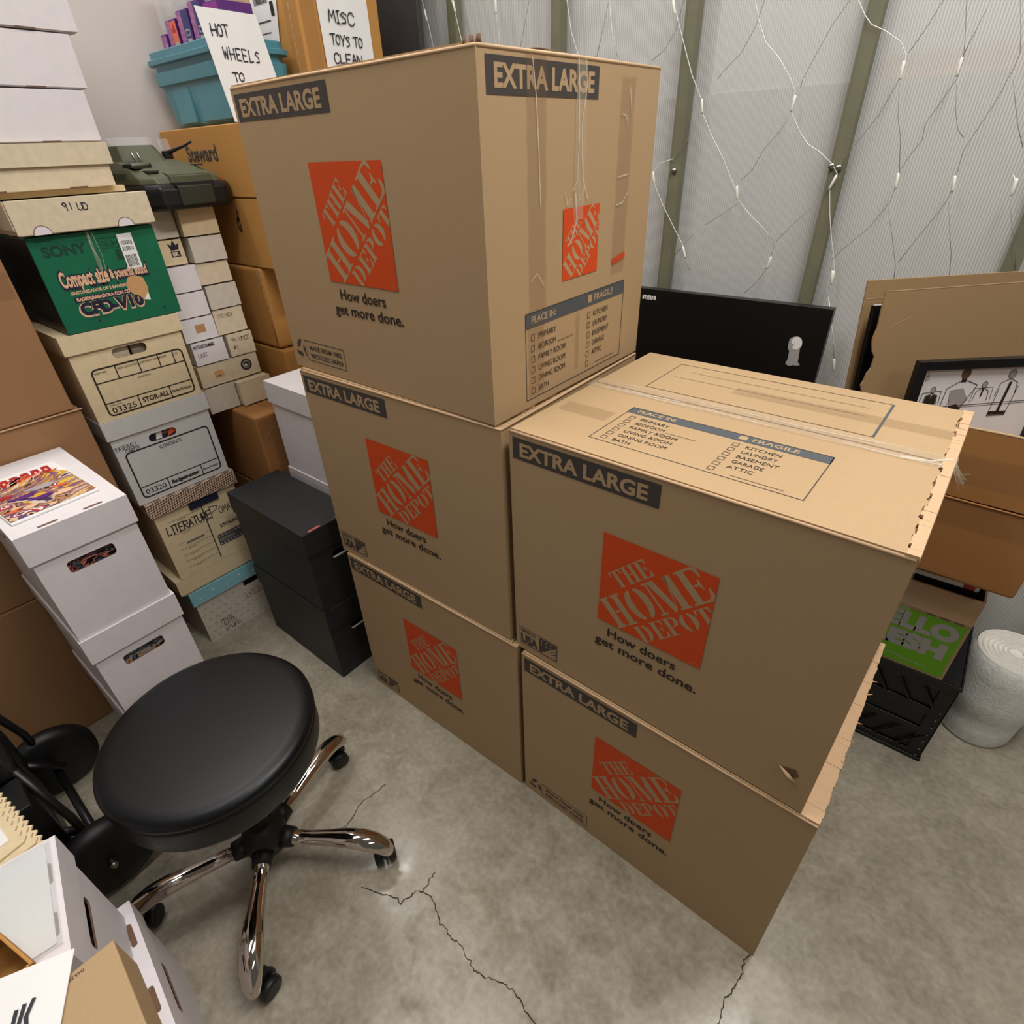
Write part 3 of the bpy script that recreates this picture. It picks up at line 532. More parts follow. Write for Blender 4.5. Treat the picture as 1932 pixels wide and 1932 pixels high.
def lidded(label, cat, x, y, z, w, d, h, lid, over=.006, yaw=0, m='white', ml=None, mi='slot', hole=None, face='+x', slots=(), group=None, name='storage_box', inside=None, th=.003):
    """box with a separate lift-off lid; x,y is the -x,-y corner of the body"""
    t = thing(name, label, cat, (x, y, z), yaw, group); ml = ml or m
    b = MB(); q = h-.004
    if face == '+x':
        b.box((0,0,0), (w-th-.0005,d,th), M[m]); b.box((0,0,th), (th,d,q), M[m]); b.box((th,0,th), (w-th-.0005,th,q), M[m]); b.box((th,d-th,th), (w-th-.0005,d,q), M[m]); b.build('box_body', t)
        hb = hole or (d*.3, q*.65, d*.7, q*.78, .008)
        if hole: b = holed_front(d, q, hb, th, M[m], M[mi])
        else: b = MB(); b.box((-th,0,0), (0,d,q), M[m])
        b.build('front_panel', t, loc=(w,0,0))
    elif face == '+y':
        b.box((0,0,0), (w,d-th-.0005,th), M[m]); b.box((0,0,th), (th,d-th-.0005,q), M[m]); b.box((w-th,0,th), (w,d-th-.0005,q), M[m]); b.box((th,0,th), (w-th,th,q), M[m]); b.build('box_body', t)
        b = holed_front(w, q, hole, th, M[m], M[mi]); b.build('front_panel', t, loc=(w,d,0), rot=(0,0,math.pi/2))
    else:
        b.box((0,0,0), (w,d,q), M[m]); b.build('box_body', t, .002)
    b = MB(); o = over
    b.box((-o,-o,h-.004), (w+o,d+o,h), M[ml]); b.box((-o,-o,h-lid), (-o+.003,d+o,h-.004), M[ml]); b.box((w+o-.003,-o,h-lid), (w+o,d+o,h-.004), M[ml])
    b.box((-o+.003,-o,h-lid), (w+o-.003,-o+.003,h-.004), M[ml]); b.box((-o+.003,d+o-.003,h-lid), (w+o-.003,d+o,h-.004), M[ml]); L = b.build('lid', t)
    for sx0, sy0, sx1, sy1 in slots:
        b = MB(); r = min(sx1-sx0, sy1-sy0)/2*.95
        pts = []
        for cx, cy, a0 in ((sx1-r, sy1-r, 0), (sx0+r, sy1-r, 90), (sx0+r, sy0+r, 180), (sx1-r, sy0+r, 270)):
            for k in range(4): a = math.radians(a0+k*30); pts.append((cx+r*math.cos(a), cy+r*math.sin(a)))
        b.prism(pts, h-.001, h+.0005, M[mi]); b.build('lid_slot', L)
    return t
# ================================================================ stack against the left wall (front faces +x)
def FX(w): return dict(O=(w,0,0), U=(0,1,0), V=(0,0,1))
def fp(w, l=.0005): return Print((w,0,0), (0,1,0), (0,0,1), l)
# blue lidded gift box on the floor
t = lidded('small patterned storage box with a light blue lid, on the floor under the tall stack', 'storage box', -2.16, .415, 0, .355, .29, .236, .055, .008, 0, 'greycream', 'lblue', hole=(.175,.150,.235,.172,.003))
P = fp(.355); rnd = random.Random(2)
for r_ in range(6):
    for k in range(11):
        y = .012+.026*k+(.013 if r_ % 2 else 0); z = .014+.027*r_
        if y < .28 and not (.165 < y < .245 and z > .14): P.poly([(y-.005,z-.003),(y,z),(y-.005,z+.003)], M['bow'], 0); P.poly([(y+.005,z-.003),(y,z),(y+.005,z+.003)], M['bow'], 0)
P.hand('297 25', .165, .098, .018, M['marker'], .0016, 1, tilt=-.05, seed=3); P.hand('MADE', .055, .056, .016, M['marker'], .0016, 1, tilt=-.05, seed=4); P.hand('KATE', .062, .034, .016, M['marker'], .0016, 1, seed=5); P.hand('STUFF', .06, .010, .016, M['marker'], .0016, 1, seed=6)
P.build('patterned_print', t)
P = Print((.363,0,.181), (0,1,0), (0,0,1)); [P.disc(.02+.05*k, .02+.014*(k % 2), .0035, M['paper'], 0, 5) for k in range(6)]; P.build('lid_pattern', t)
# shallow tan lid box
t = lidded('shallow plain tan box with one slotted edge, under the box marked LITERATURE', 'storage box', -2.155, .392, .237, .350, .272, .066, .058, .005, 0, 'cream2', None, face='-', slots=((.344,.075,.352,.12),(.344,.20,.352,.23)))
# literature box with gingham lid
t = lidded('tan storage box marked LITERATURE with a brown gingham lid', 'storage box', -2.130, .408, .304, .330, .268, .303, .048, .010, 0, 'cream2', 'gingham', hole=(.108,.226,.205,.250,.002))
P = fp(.330); P.rect(.142,.01,.146,.254, M['ink'], 0)
for z in (.215,.165,.128,.104,.080,.056,.032): P.rect(.035, z, .138, z+.0014, M['pale_ink'], 0); P.rect(.06, z-.006, .09, z-.004, M['pale_ink'], 0)
P.hand('LITERATURE', .020, .172, .030, M['marker'], .0034, 2, tilt=-.02, seed=9, wid=.42); P.rect(.055,.112,.125,.130, M['cream'], 3); P.rect(.06,.117,.12,.125, M['pale_ink'], 4)
P.hand('P', .165, .165, .044, M['ink'], .0024, 2, seed=3); P.hand('OMAR', .192, .168, .026, M['ink'], .0022, 2, seed=4, wid=.45); P.text('STORAGE', .178, .118, .013, M['ink'], 2, w=.075, bold=.03)
P.rect(.156,.052,.262,.096, M['ink_blue'], 1)
for k in range(9): P.disc(.162+.012*k, .088, .0026, M['cream2'], 2, 6); P.disc(.162+.012*k, .059, .0026, M['cream2'], 2, 6)
P.rect(.16,.068,.215,.079, M['pale_ink'], 2); P.build('label_print', t)
P = fp(.334, .0015); P.rect(.108,.226,.205,.250, M['navy'], 0); P.build('blue_tape_strip', t)
# white file box 03320
def file_print(t, w, y0, z0, y1, z1, kind):
    P = fp(w); m = M['text']; P.rframe(y0, z0, y1, z1, .0044, .012, m, 0); zb = z0+.034; P.rect(y0, zb, y1, zb+.0030, m, 1)
    a = y0+.083 if kind == 1 else y0+.078; c = y1-.070 if kind == 1 else y1-.062
    P.rect(a, z0, a+.003, zb, m, 1); P.rect(c, z0, c+.003, zb, m, 1)
    if kind == 1:
        P.text('03325', y0+.010, z0+.006, .0165, m, 1, w=.064, bold=.01); P.text('STOCK NO.', y0+.008, z0+.026, .0045, m, 1, w=.034); P.text('STOR-ALL', a+.010, z0+.011, .0145, m, 1, w=.076, bold=.035); P.text('Perma Products.', c+.006, z0+.013, .009, m, 1, w=.058, bold=.02)
        zt = z1-.038; P.rect(y0, zt, y1, zt+.003, m, 1)
        for k, s in ((0,'BOX NO.'),(.058,'BOX LOCATION'),(.118,'DESTROY DATE'),(.172,'FROM'),(.214,'TO')):
            if k: P.rect(y0+k, zt, y0+k+.003, z1, m, 1)
            P.text(s, y0+k+.006, z1-.013, .0062, m, 1, w=.0046*len(s))
        P.text('CONTENTS', (y0+y1)/2, zt-.012, .0056, m, 1, w=.036, al='c')
    else:
        P.text('03320', y0+.010, z0+.009, .017, m, 1, w=.060, bold=.01); P.text('Budgetmaster', a+.010, z0+.011, .012, m, 1, w=.088, bold=.05); P.text('Perma Products.', c+.005, z0+.013, .008, m, 1, w=.052, bold=.02); P.text('CONTENTS', (y0+y1)/2+.004, z1-.019, .011, m, 1, w=.066, al='c', bold=.01)
        P.hand('BASEBALL', y0-.018, z1+.014, .013, M['marker'], .0013, 1, seed=4, wid=.5); P.hand('CARDS', y0+.005, z1+.001, .011, M['marker'], .0013, 1, seed=7, wid=.6)
    P.build('form_print', t)
t = lidded('white file box with printed form and number 03320, third box down from the green one', 'storage box', -2.155, .390, .609, .352, .288, .272, .052, .006, 0, 'white_g', 'white_g', hole=(.098,.176,.178,.200,.011))
file_print(t, .352, .022, .018, .268, .168, 0)
b = MB(); b.box((0,0,0), (.010,.085,.032), M['navy']); P = Print((.0102,0,0), (0,1,0), (0,0,1)); P.poly([(.022,.003),(.04,.003),(.046,.028),(.03,.030)], M['paper'], 1); P.poly([(.056,.002),(.084,.010),(.084,.030),(.07,.030)], M['ocard'], 1); P.poly([(.04,.012),(.058,.012),(.07,.022),(.05,.024)], M['slot'], 2)
o = b.build('magazine', None, loc=(-1.822,.486,.782)); tag(o, 'dark printed magazine seen through the hand hole of the white 03320 file box', 'magazine'); P.build('cover_print', o)
# stor-all tan file box
t = lidded('tan file box with printed form and number 03325, directly under the green box', 'storage box', -2.150, .386, .882, .348, .292, .240, .048, .007, 0, 'cream2', 'cream2', hole=(.100,.158,.190,.184,.0125))
file_print(t, .348, .034, .012, .276, .142, 1)
b = MB(); b.box((0,0,0), (.008,.045,.05), M['cream']); o = b.build('index_card', None, loc=(-1.825,.488,1.030)); tag(o, 'cream card edge behind the left of the hand hole in box 03325', 'card')
b = MB(); b.box((0,0,0), (.008,.045,.05), M['bow']); o = b.build('index_card', None, loc=(-1.825,.540,1.030)); tag(o, 'brownish card edge behind the right of the hand hole in box 03325', 'card')
# green stereo box
t = thing('electronics_box', 'green electronics carton with white barcode sticker and a torn patch', 'cardboard box', (-2.16,.408,1.123), 0)
b = MB(); b.box((0,0,0), (.362,.292,.226), M['green_d']); b.build('carton_body', t, .003)
P = fp(.362); P.rect(.001,.001,.291,.225, M['green'], 0); G = M['green_d']
P.text('SONY', .022, .180, .023, G, 2, w=.098, bold=.05)
for a in (.150,.176): P.frame(a, .182, a+.022, .207, .0018, G, 2); P.text('70' if a < .16 else 'H', a+.004, .187, .014, G, 2, w=.014, bold=.03)
P.rect(.180,.153,.202,.177, G, 2); P.text('6', .187,.163,.010, M['green'], 3, bold=.03)
P.rect(.114,.0,.165,.225, M['green'], 1); P.rect(.114,.0,.139,.225, M['green'], 1.2)
P.rect(.196,.128,.232,.212, M['paper'], 4); rnd = random.Random(4)
for zz, hh in ((.186,.010),(.172,.010),(.134,.028)):
    y = .200
    while y < .226: ww = rnd.choice((.0008,.0014,.002)); P.rect(y, zz, y+ww, zz+hh, M['text'], 5); y += ww+rnd.choice((.0008,.0014))
P.text('Compact size', .030, .106, .040, M['navy'], 3, w=.116, bold=.10); P.text('& powerful sound', .144, .111, .028, M['navy'], 3, w=.098, bold=.12)
P.text('Compact size', .033, .109, .036, M['peach'], 4, w=.110, bold=.035); P.text('& powerful sound', .147, .114, .023, M['peach'], 4, w=.092, bold=.035)
P.text('SINTONIZADOR DE 2 BANDAS, FM', .044, .090, .0072, M['peach'], 3, w=.152, bold=.04)
P.rect(.046,.070,.180,.084, M['navy'], 3); P.text('RADIOGRABADORA CON CD', .051, .073, .0085, M['peach'], 4, w=.128, bold=.05)
P.text('CFD-V10', .046, .036, .031, M['peach'], 3, w=.160, bold=.09); P.text('CFD-V10', .050, .039, .029, M['navy'], 4, w=.154, bold=.06)
P.text('CD RADIO CASSETTE-CORDER', .050, .026, .004, M['navy'], 3, w=.056); P.poly([(.078,.022),(.086,.022),(.082,.015)], M['navy'], 3); P.poly([(.246,.022),(.254,.022),(.250,.015)], M['navy'], 3)
P.poly([(.176,.095),(.186,.110),(.205,.112),(.222,.104),(.226,.080),(.222,.060),(.206,.050),(.196,.062),(.186,.066),(.176,.080)], M['torn'], 6); P.poly([(.206,.050),(.222,.066),(.222,.046)], M['paper'], 6.5)
P.build('front_print', t)
P = fp(.362, .004); P.poly([(.128,.226),(.136,.226),(.134,.130),(.128,.132)], M['tape'], 0); P.stroke([(.133,.224),(.130,.19),(.137,.16),(.132,.13)], .0012, M['tape_w'], 1); P.stroke([(.142,.224),(.146,.17),(.14,.13)], .0010, M['tape_w'], 1); P.build('packing_tape', t)
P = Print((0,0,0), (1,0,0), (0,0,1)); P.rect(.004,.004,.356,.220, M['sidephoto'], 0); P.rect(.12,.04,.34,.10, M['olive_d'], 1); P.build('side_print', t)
# lid box 91 UD
t = thing('card_storage_box', 'long cream card box marked 91 UD with half-moon notches, on the green carton', 'storage box', (-2.16,.396,1.352), 0)
b = MB(); b.box((0,.004,0), (.376,.305,.070), M['cream']); b.build('box_body', t, .003)
b = MB(); b.box((.377,.0,.002), (.381,.309,.074), M['cream']); b.box((.03,-.003,.012), (.377,.0,.074), M['cream']); b.build('front_flap', t, .0015)
for y in (.05,.235):
  P = fp(.3815); P.poly([(y+.018*math.cos(math.pi*k/10), .001+.018*math.sin(math.pi*k/10)) for k in range(11)], M['white'], 1); P.stroke([(y+.019*math.cos(math.pi*k/10), .001+.019*math.sin(math.pi*k/10)) for k in range(11)], .0016, M['slot'], 2); P.build('thumb_notch', t)
P = fp(.3815); P.hand('91', .110, .046, .017, M['marker'], .0020, 1, seed=2); P.hand('UD', .142, .044, .016, M['marker'], .0020, 1, seed=6); P.build('marker_writing', t)
t = carton('card_storage_box', 'thin yellowish box behind the one marked 91 UD, under the lidded cream box', 'storage box', -2.17, .30, 1.4265, .315, .388, .0135, 0, 'cream3', bevel=.002)
t = lidded('wide cream box with a lid, below the smooth white boxes by the left wall', 'storage box', -2.15, .27, 1.4405, .330, .380, .0935, .046, .008, math.radians(2), 'cream', 'cream', face='-')
P = Print((.338,0,.0475), (0,1,0), (0,0,1)); P.rect(.10,-.0476,.14,-.044, M['slot'], 0); P.rect(.27,-.0476,.31,-.044, M['slot'], 0); P.build('lid_slot', t)
z = 1.5355
for i, (hh, dx, dy, lab) in enumerate(((.1035,0,0,'lowest of the smooth white boxes at the top of the left wall stack'), (.1035,.006,.006,'second smooth white box up, above the lowest one on the left wall stack'), (.16,.014,.024,'highest smooth white box of the left wall stack, running out of the frame'))):
    t = thing('white_box', lab, 'storage box', (-2.15+dx, .272+dy, z), math.radians(3+i*1.0), 'smooth white boxes on top of the wall stack')
    b = MB(); b.box((0,0,0), (.322,.388-.010,hh-.001), M['white']); b.build('box_body', t, .002)
    b = MB(); b.box((.3225,.0,.002), (.3255,.380,hh-.002), M['white']); b.build('front_flap', t, .0008)
    P = Print((.3258,0,0), (0,1,0), (0,0,1)); P.rect(.10,.0002,.14,.0030, M['slot'], 0); P.rect(.25,.0002,.29,.0030, M['slot'], 0); P.build('flap_slot', t)
    z += hh+.001
# ================================================================ small card boxes
CB = [ # y0 y1 z0 z1 xf mat label
(.797,.904,1.302,1.373,-1.850,'cream2','top cream card box in the right column, under the toy vehicle'),
(.802,.903,1.231,1.301,-1.846,'greycream','grey-white card box second from the top of the right column'),
(.800,.902,1.168,1.230,-1.852,'cream','cream card box third from the top of the right column'),
(.806,.905,1.096,1.167,-1.846,'greycream','grey-white card box fourth down, above the one with faint TSC writing'),
(.806,.904,1.018,1.095,-1.850,'cream','cream card box with faint TSC writing on its end'),
(.822,.908,.946,1.017,-1.842,'cream','cream card box marked 94 UDCC #1'),
(.704,.792,1.302,1.372,-1.872,'greycream','shaded card box at the top of the left column, behind the 91 UD box'),
(.703,.790,1.232,1.301,-1.866,'cream2','tan card box with a dark blue crown print, half hidden by the green carton'),
(.700,.798,1.160,1.231,-1.846,'white','plain white card box below the crown printed one'),
(.700,.801,1.088,1.159,-1.848,'white','plain white card box just above the one with a brown square'),
(.700,.803,1.018,1.087,-1.846,'white','white card box with a small brown square on its end'),
(.708,.812,.946,1.017,-1.842,'white','white card box with two lines of handwriting on its end'),
(.704,.906,.874,.945,-1.846,'cream','wide cream card box with a round green seal and a brown square'),
(.700,.800,.790,.873,-1.838,'greycream','plain card box at the lower left of the card box column'),
(.803,.916,.790,.872,-1.815,'cream','plain cream card box at the lower right, sticking out of the column')]
CK = ['', '', '', '', 'tsc', '94', '', 'crown', '', '', 'sq', 'my', 'seal', '', '']
for i, (y0, y1, z0, z1, xf, m, lab) in enumerate(CB):
    dpt = .34; t = thing('card_box', lab, 'card box', (xf-dpt, y0, z0), 0, 'small card boxes stacked in two columns')
    b = MB(); rnd = random.Random(i); W_ = y1-y0; H_ = z1-z0-.001
    b.box((0,.0015,0), (dpt-.004,W_-.0015,H_-.002), M[m]); b.build('box_body', t, .002)
    b = MB(); n = 9; pl = [(.0,.001)]+[(W_*(k/n), .001+rnd.uniform(-.0006,.0008)) for k in range(1, n)]+[(W_,.001),(W_-.001,H_)]+[(W_*(1-k/n), H_-.0002+rnd.uniform(-.0016,.0004)) for k in range(1, n)]+[(.001,H_-.001)]
    Tm = Matrix.Translation((dpt-.0035,0,0)) @ Matrix(((0,0,1,0),(1,0,0,0),(0,1,0,0),(0,0,0,1))); b.prism(pl, 0, .0035, M[m], Tm); b.build('end_flap', t)
    P = fp(dpt)
    if CK[i] == 'tsc': P.hand('TSC NEW', .012, .050, .012, M['pale_ink'], .0012, 1, seed=3, wid=.5); P.build('handwriting', t)
    elif CK[i] == '94': P.hand('94 UDCC', .014, .044, .013, M['marker'], .0013, 1, seed=5, wid=.6); P.hand('#1', .014, .022, .012, M['marker'], .0013, 1, seed=6); P.build('handwriting', t)
    elif CK[i] == 'crown':
        P.poly([(.050,.040),(.045,.060),(.054,.052),(.061,.066),(.068,.052),(.077,.058),(.072,.040)], M['navy'], 1); P.rect(.048,.022,.074,.037, M['navy'], 1); P.text('ER', .052,.025,.010, M['cream'], 2, w=.018, bold=.05); P.text('R', .080,.022,.004, M['text'], 1); P.build('crown_print', t)
    elif CK[i] == 'sq': P.rect(.040,.024,.070,.048, M['tape_t'], 1); P.rect(.040,.024,.070,.048, M['torn'], .5); P.build('brown_square', t)
    elif CK[i] == 'my': P.hand('MYSTERIOUS MAGIC', .006, .052, .010, M['marker'], .0012, 1, seed=8, wid=.36, tilt=0); P.hand('CARDS', .045,.052,.008,M['marker'],.001,1,seed=9,wid=.4); P.hand('LAST', .012, .024, .012, M['marker'], .0014, 1, seed=3, wid=.5); P.build('handwriting', t)
    elif CK[i] == 'seal':
        P.disc(.158,.038,.019, M['olive_d'], 1, 24); P.disc(.158,.038,.0125, M['wash'], 1.5, 24); P.disc(.158,.038,.010, M['olive_d'], 2, 24); P.disc(.156,.036,.005, M['cream'], 3, 12); P.build('round_seal', t)
        P = fp(dpt); P.rect(.048,.022,.078,.044, M['torn'], 1); P.rect(.052,.026,.068,.030, M['slot'], 2); P.build('brown_square', t)
# ================================================================ cartons under and behind
def creased(t, w, d, h, pts, m='tape_t'):
    P = Print((0,0,0), (1,0,0), (0,0,1), .002)
    for p in pts: P.stroke(p, .0015, M[m], 0)
    return P
t = thing('taped_carton', 'glossy brown carton wrapped in packing tape under the card boxes', 'cardboard box', (-2.19,.768,.500), 0)
b = MB(); b.box((0,0,0), (.49,.19,.286), M['kraft4']); b.build('carton_body', t, .008, segs=3)
tape(t, (.49,0,0), (0,1,0), (0,0,1), .004, .186, .20, .27, M['tape_t'], 31, [([(.02,.21),(.05,.24),(.09,.225)], .0012)]); tape(t, (.49,0,0), (0,1,0), (0,0,1), .04, .10, .01, .2, M['tape_t'], 32, [([(.05,.06),(.07,.03),(.09,.05)], .0012), ([(.03,.12),(.06,.10)], .001)])
tape(t, (0,0,.286), (1,0,0), (0,1,0), .02, .47, .07, .13, M['tape_t'], 33)
t = carton('plain_carton', 'brown carton hidden low down, carrying the taped brown carton', 'cardboard box', -2.19, .768, 0, .49, .19, .498, 0, 'kraft4')
t = carton('plain_carton', 'brown carton with a soft folded corner edge, between card boxes and moving boxes', 'cardboard box', -2.19, .962, .945, .405, .27, .252, 0, 'kraft2', bevel=.012)
for o in t.children: o.modifiers['bevel'].segments = 4
b = MB(); b.add([(.398,-.0015,.246),(.375,-.0015,.246),(.392,-.0015,.19)], [(0,1,2)], M['kraft']); b.tube([(.40,-.001,.246),(.402,-.002,.12),(.400,-.001,.01)], .0022, M['kraft4'], 5); b.build('folded_corner', t)
t = carton('plain_carton', 'brown carton just above the white lidded box, second up in its stack', 'cardboard box', -2.19, .962, .64, .425, .27, .302, 0, 'kraft2', bevel=.006)
t = carton('plain_carton', 'brown carton at the very bottom behind the stack, mostly hidden', 'cardboard box', -2.19, .962, 0, .425, .27, .638, 0, 'kraft2', bevel=.006)
t = carton('plain_carton', 'orange-brown carton in deep shade directly under the one printed Steward', 'cardboard box', -2.19, .968, 1.1985, .56, .55, .190, 0, 'kraft2', bevel=.004)
P = Print((0,0,0), (1,0,0), (0,0,1)); P.text('d', .335, .10, .06, M['text'], 1, w=.02, bold=.03); P.build('printed_name', t)
t = carton('printed_carton', 'orange-brown carton printed Steward behind the toy vehicle', 'cardboard box', -2.19, .966, 1.3900, .56, .55, .177, 0, 'kraft2', bevel=.003)
P = Print((0,0,0), (1,0,0), (0,0,1)); P.text('Steward', .145, .094, .040, M['ink'], 1, w=.185, bold=.03); P.build('printed_name', t)
P = Print((0,0,0), (1,0,0), (0,0,1)); P.poly([(.20,.02),(.24,.05),(.32,.052),(.33,.02)], M['orange'], 0); P.build('red_flash', t)
# hidden supports toward the corner, seen only as slivers
carton('plain_carton', 'tall brown carton against the left wall near the corner, behind the moving boxes', 'cardboard box', -2.19, 1.255, 0, .50, .44, 1.196, 0, 'kraft4')
# big carton with MISC TOYS sign
t = carton('toy_carton', 'large glossy brown carton bearing the MISC TOYS sign and a shipping label', 'cardboard box', -2.17, 1.222, 1.569, .47, .283, .56, 0, 'kraft2', bevel=.006)

tape(t, (.47,0,0), (0,1,0), (0,0,1), .004, .05, 0, .5, M['tape_t'], 41); tape(t, (0,0,0), (1,0,0), (0,0,1), .40, .46, 0, .5, M['tape_t'], 42, [([(.43,.0),(.425,.3),(.42,.5)], .0016)])
t2 = thing('shipping_label', 'torn white shipping label with barcodes stuck on the side of the toy carton', 'label', (-1.925,1.219,1.735), 0)
b = MB(); T = Matrix.Rotation(.0, 4, 'X'); b.add([(0,0,.10),(.02,-.001,.04),(.105,-.001,.0),(.13,0,.11),(.13,0,.30),(0,0,.30)], [(0,1,2,3,4,5)], M['paper']); b.build('label_sheet', t2)
P = Print((0,-.001,0), (1,0,0), (0,0,1)); rnd = random.Random(2)
for zz in (.115,.19):
    y = .02
    while y < .085: ww = rnd.choice((.001,.002,.003)); P.rect(y, zz, y+ww, zz+.05, M['text'], 1); y += ww+.0018
P.rect(.098,.085,.114,.115, M['text'], 1); P.rect(.02,.075,.09,.078, M['ink'], 1); P.rect(.03,.05,.08,.052, M['ink'], 1); P.build('barcode_print', t2)
t = thing('handwritten_sign', 'white paper sign hand-lettered MISC TOYS TO CLEAN', 'sign', (-1.694,1.281,1.600), 0)
b = MB(); b.box((0,0,0), (.0012,.178,.40), M['paper']); b.build('sheet', t, rot=(0,-.012,0))
P = Print((.0018,0,0), (0,1,0), (0,0,1)); m = M['marker']
P.hand('MISC', .030, .200, .026, m, .0032, 0, seed=11, tilt=-.03, wid=.85); P.hand('TOYS TO', .026, .150, .023, m, .0032, 0, seed=12, tilt=-.02, wid=.62); P.hand('CLEAN', .028, .108, .022, m, .0032, 0, seed=13, wid=.78); P.stroke([(.032,.086),(.08,.087),(.15,.082)], .0034, m, 0); P.hand('CAN BOX', .030, .064, .010, m, .0015, 0, seed=14)
P.build('hand_lettering', t)
# ================================================================ teal bin of toys with sign
t = thing('storage_tub', 'teal plastic tub filled with boxed toys, standing on the Steward carton', 'plastic bin', (-2.185,.985,1.568), 0)
def rrect(w, d, r, n=6, ox=0, oy=0):
    pts = []
    for cx, cy, a0 in ((w-r, d-r, 0), (r, d-r, 90), (r, r, 180), (w-r, r, 270)):
        for k in range(n+1): a = math.radians(a0+k*90/n); pts.append((cx+r*math.cos(a)+ox, cy+r*math.sin(a)+oy))
    return pts
b = MB(); W0, D0 = .435, .222; rows = []
for z, ins, bul in ((.0,.030,0), (.010,.022,0), (.105,.012,0), (.108,.004,0), (.138,.002,0), (.140,.010,0), (.155,.008,0), (.156,-.004,0), (.168,-.005,0), (.169,.004,0), (.186,.003,0), (.188,.008,0), (.186,.014,0), (.02,.034,0)):
    rows.append([(x, y, z) for x, y in rrect(W0-2*ins, D0-2*ins, .045, 6, ins, ins)])
n = len(rows[0]); vs = [p for r in rows for p in r]; fs = [((i*n+k), i*n+(k+1) % n, (i+1)*n+(k+1) % n, (i+1)*n+k) for i in range(len(rows)-1) for k in range(n)]
fs.append(tuple(range(n))[::-1]); fs.append(tuple((len(rows)-1)*n+k for k in range(n))); b.add(vs, fs, M['teal']); o = b.build('tub_body', t, .0012)
b = MB(); b.box((.10,.012,.012), (.20,.022,.105), M['teal']); b.box((.24,.013,.012), (.40,.022,.105), M['teal']); b.build('recessed_ribs', t, .002)
TY = [(-2.128,1.000,'pink','pink','purple','small pink and purple toy pack at the left end of the teal tub'), (-2.080,1.000,'pink','ocard','purple','toy pack with an orange panel in the teal tub'), (-2.005,1.000,'pink','bcard','purple','left of two toy packs with dark blue panels in the teal tub'), (-1.935,1.003,'pink','bcard','purple','right of two toy packs with dark blue panels in the teal tub'), (-1.870,1.010,'magenta','magenta','purple','broad purple toy pack beside the hand-lettered sign')]
for i, (x, y, a, c, e, lab) in enumerate(TY):
    hh = [.200,.226,.238,.248,.238][i]; ww = [.036,.060,.060,.060,.075][i]; rz = math.radians([-3,0,2,1,0][i])
    t2 = thing('toy_pack', lab, 'toy package', (x, y+.030, 1.568+.028), rz, 'boxed toys standing in the teal tub')
    b = MB(); b.box((0,0,0), (ww,.10,hh), M[e]); b.build('card_box', t2, .001)
    P = Print((0,0,0), (1,0,0), (0,0,1)); P.rect(.001,.10,ww*.42,hh-.002, M[a], 0); P.rect(ww*.44,.10,ww-.001,hh-.004, M[c], 0); P.rect(ww*.5,.17,ww*.9,.176, M['wash'], 1)
    if i in (2,3): P.rect(ww*.5,.182,ww*.88,.196, M['wash'], 1); P.rect(ww*.54,.185,ww*.84,.193, M['bcard'], 2)
    if i == 1: P.poly([(ww*.5,.196),(ww*.7,.22),(ww*.9,.196)], M['red'], 1)
    P.build('printed_panel', t2)
    b = MB(); b.box((.002,.004,hh), (ww-.002,.10,hh+.12), M['clear']); b.build('clear_blister', t2, .008)
t = thing('handwritten_sign', 'white paper sign hand-lettered HOT WHEELS TO, leaning on the teal tub', 'sign', (-1.716,.955,1.5685), 0)
T = Matrix.Rotation(-.03, 4, 'Y'); b = MB(); b.add([T @ Vector(p) for p in ((0,.010,0),(0,.185,0),(0,.145,.230),(0,-.018,.233))], [(0,1,2,3)], M['paper']); b.add([T @ Vector(p) for p in ((-.001,.010,0),(-.001,.185,0),(-.001,.145,.230),(-.001,-.018,.233))], [(3,2,1,0)], M['paper']); b.build('sheet', t)
P = Print((.001,0,0), (0,1,0), (-.03,0,1)); P.hand('HOT', .010, .178, .024, m, .0030, 0, seed=21, wid=.55); P.hand('WHEELS', .026, .134, .024, m, .0028, 0, seed=22, tilt=-.05, wid=.50, sp=1.15); P.hand('TO', .038, .088, .018, m, .0028, 0, seed=23, wid=.75); P.hand('CLEAN', .058, .052, .018, m, .0026, 0, seed=24); P.build('hand_lettering', t)
# ================================================================ toy vehicle
t = thing('toy_vehicle', 'olive green toy armoured vehicle with black skirt lying on the card boxes', 'toy vehicle', (-1.965,.815,1.3745), math.radians(3))
def hull(b, rows, m):
    n = len(rows[0]); vs = [p for r in rows for p in r]; fs = [(i*n+k, i*n+(k+1) % n, (i+1)*n+(k+1) % n, (i+1)*n+k) for i in range(len(rows)-1) for k in range(n)]
    fs.append(tuple(range(n))[::-1]); fs.append(tuple((len(rows)-1)*n+k for k in range(n))); b.add(vs, fs, m)
def oct_(x0, y0, x1, y1, c, z): return [(x0+c,y0,z),(x1-c,y0,z),(x1,y0+c,z),(x1,y1-c,z),(x1-c,y1,z),(x0+c,y1,z),(x0,y1-c,z),(x0,y0+c,z)]
b = MB(); hull(b, [oct_(-.17,-.100,.165,.135,.03,.0), oct_(-.175,-.105,.172,.143,.03,.014), oct_(-.175,-.105,.170,.143,.03,.052), oct_(-.17,-.103,.160,.138,.03,.062)], M['plastic_black']); b.build('rubber_skirt', t, .006)
b = MB(); hull(b, [oct_(-.17,-.100,.155,.128,.03,.060), oct_(-.17,-.102,.150,.124,.03,.076), oct_(-.17,-.094,.10,.106,.03,.098), oct_(-.16,-.085,.02,.088,.025,.116)], M['olive']); b.build('hull', t, .004)
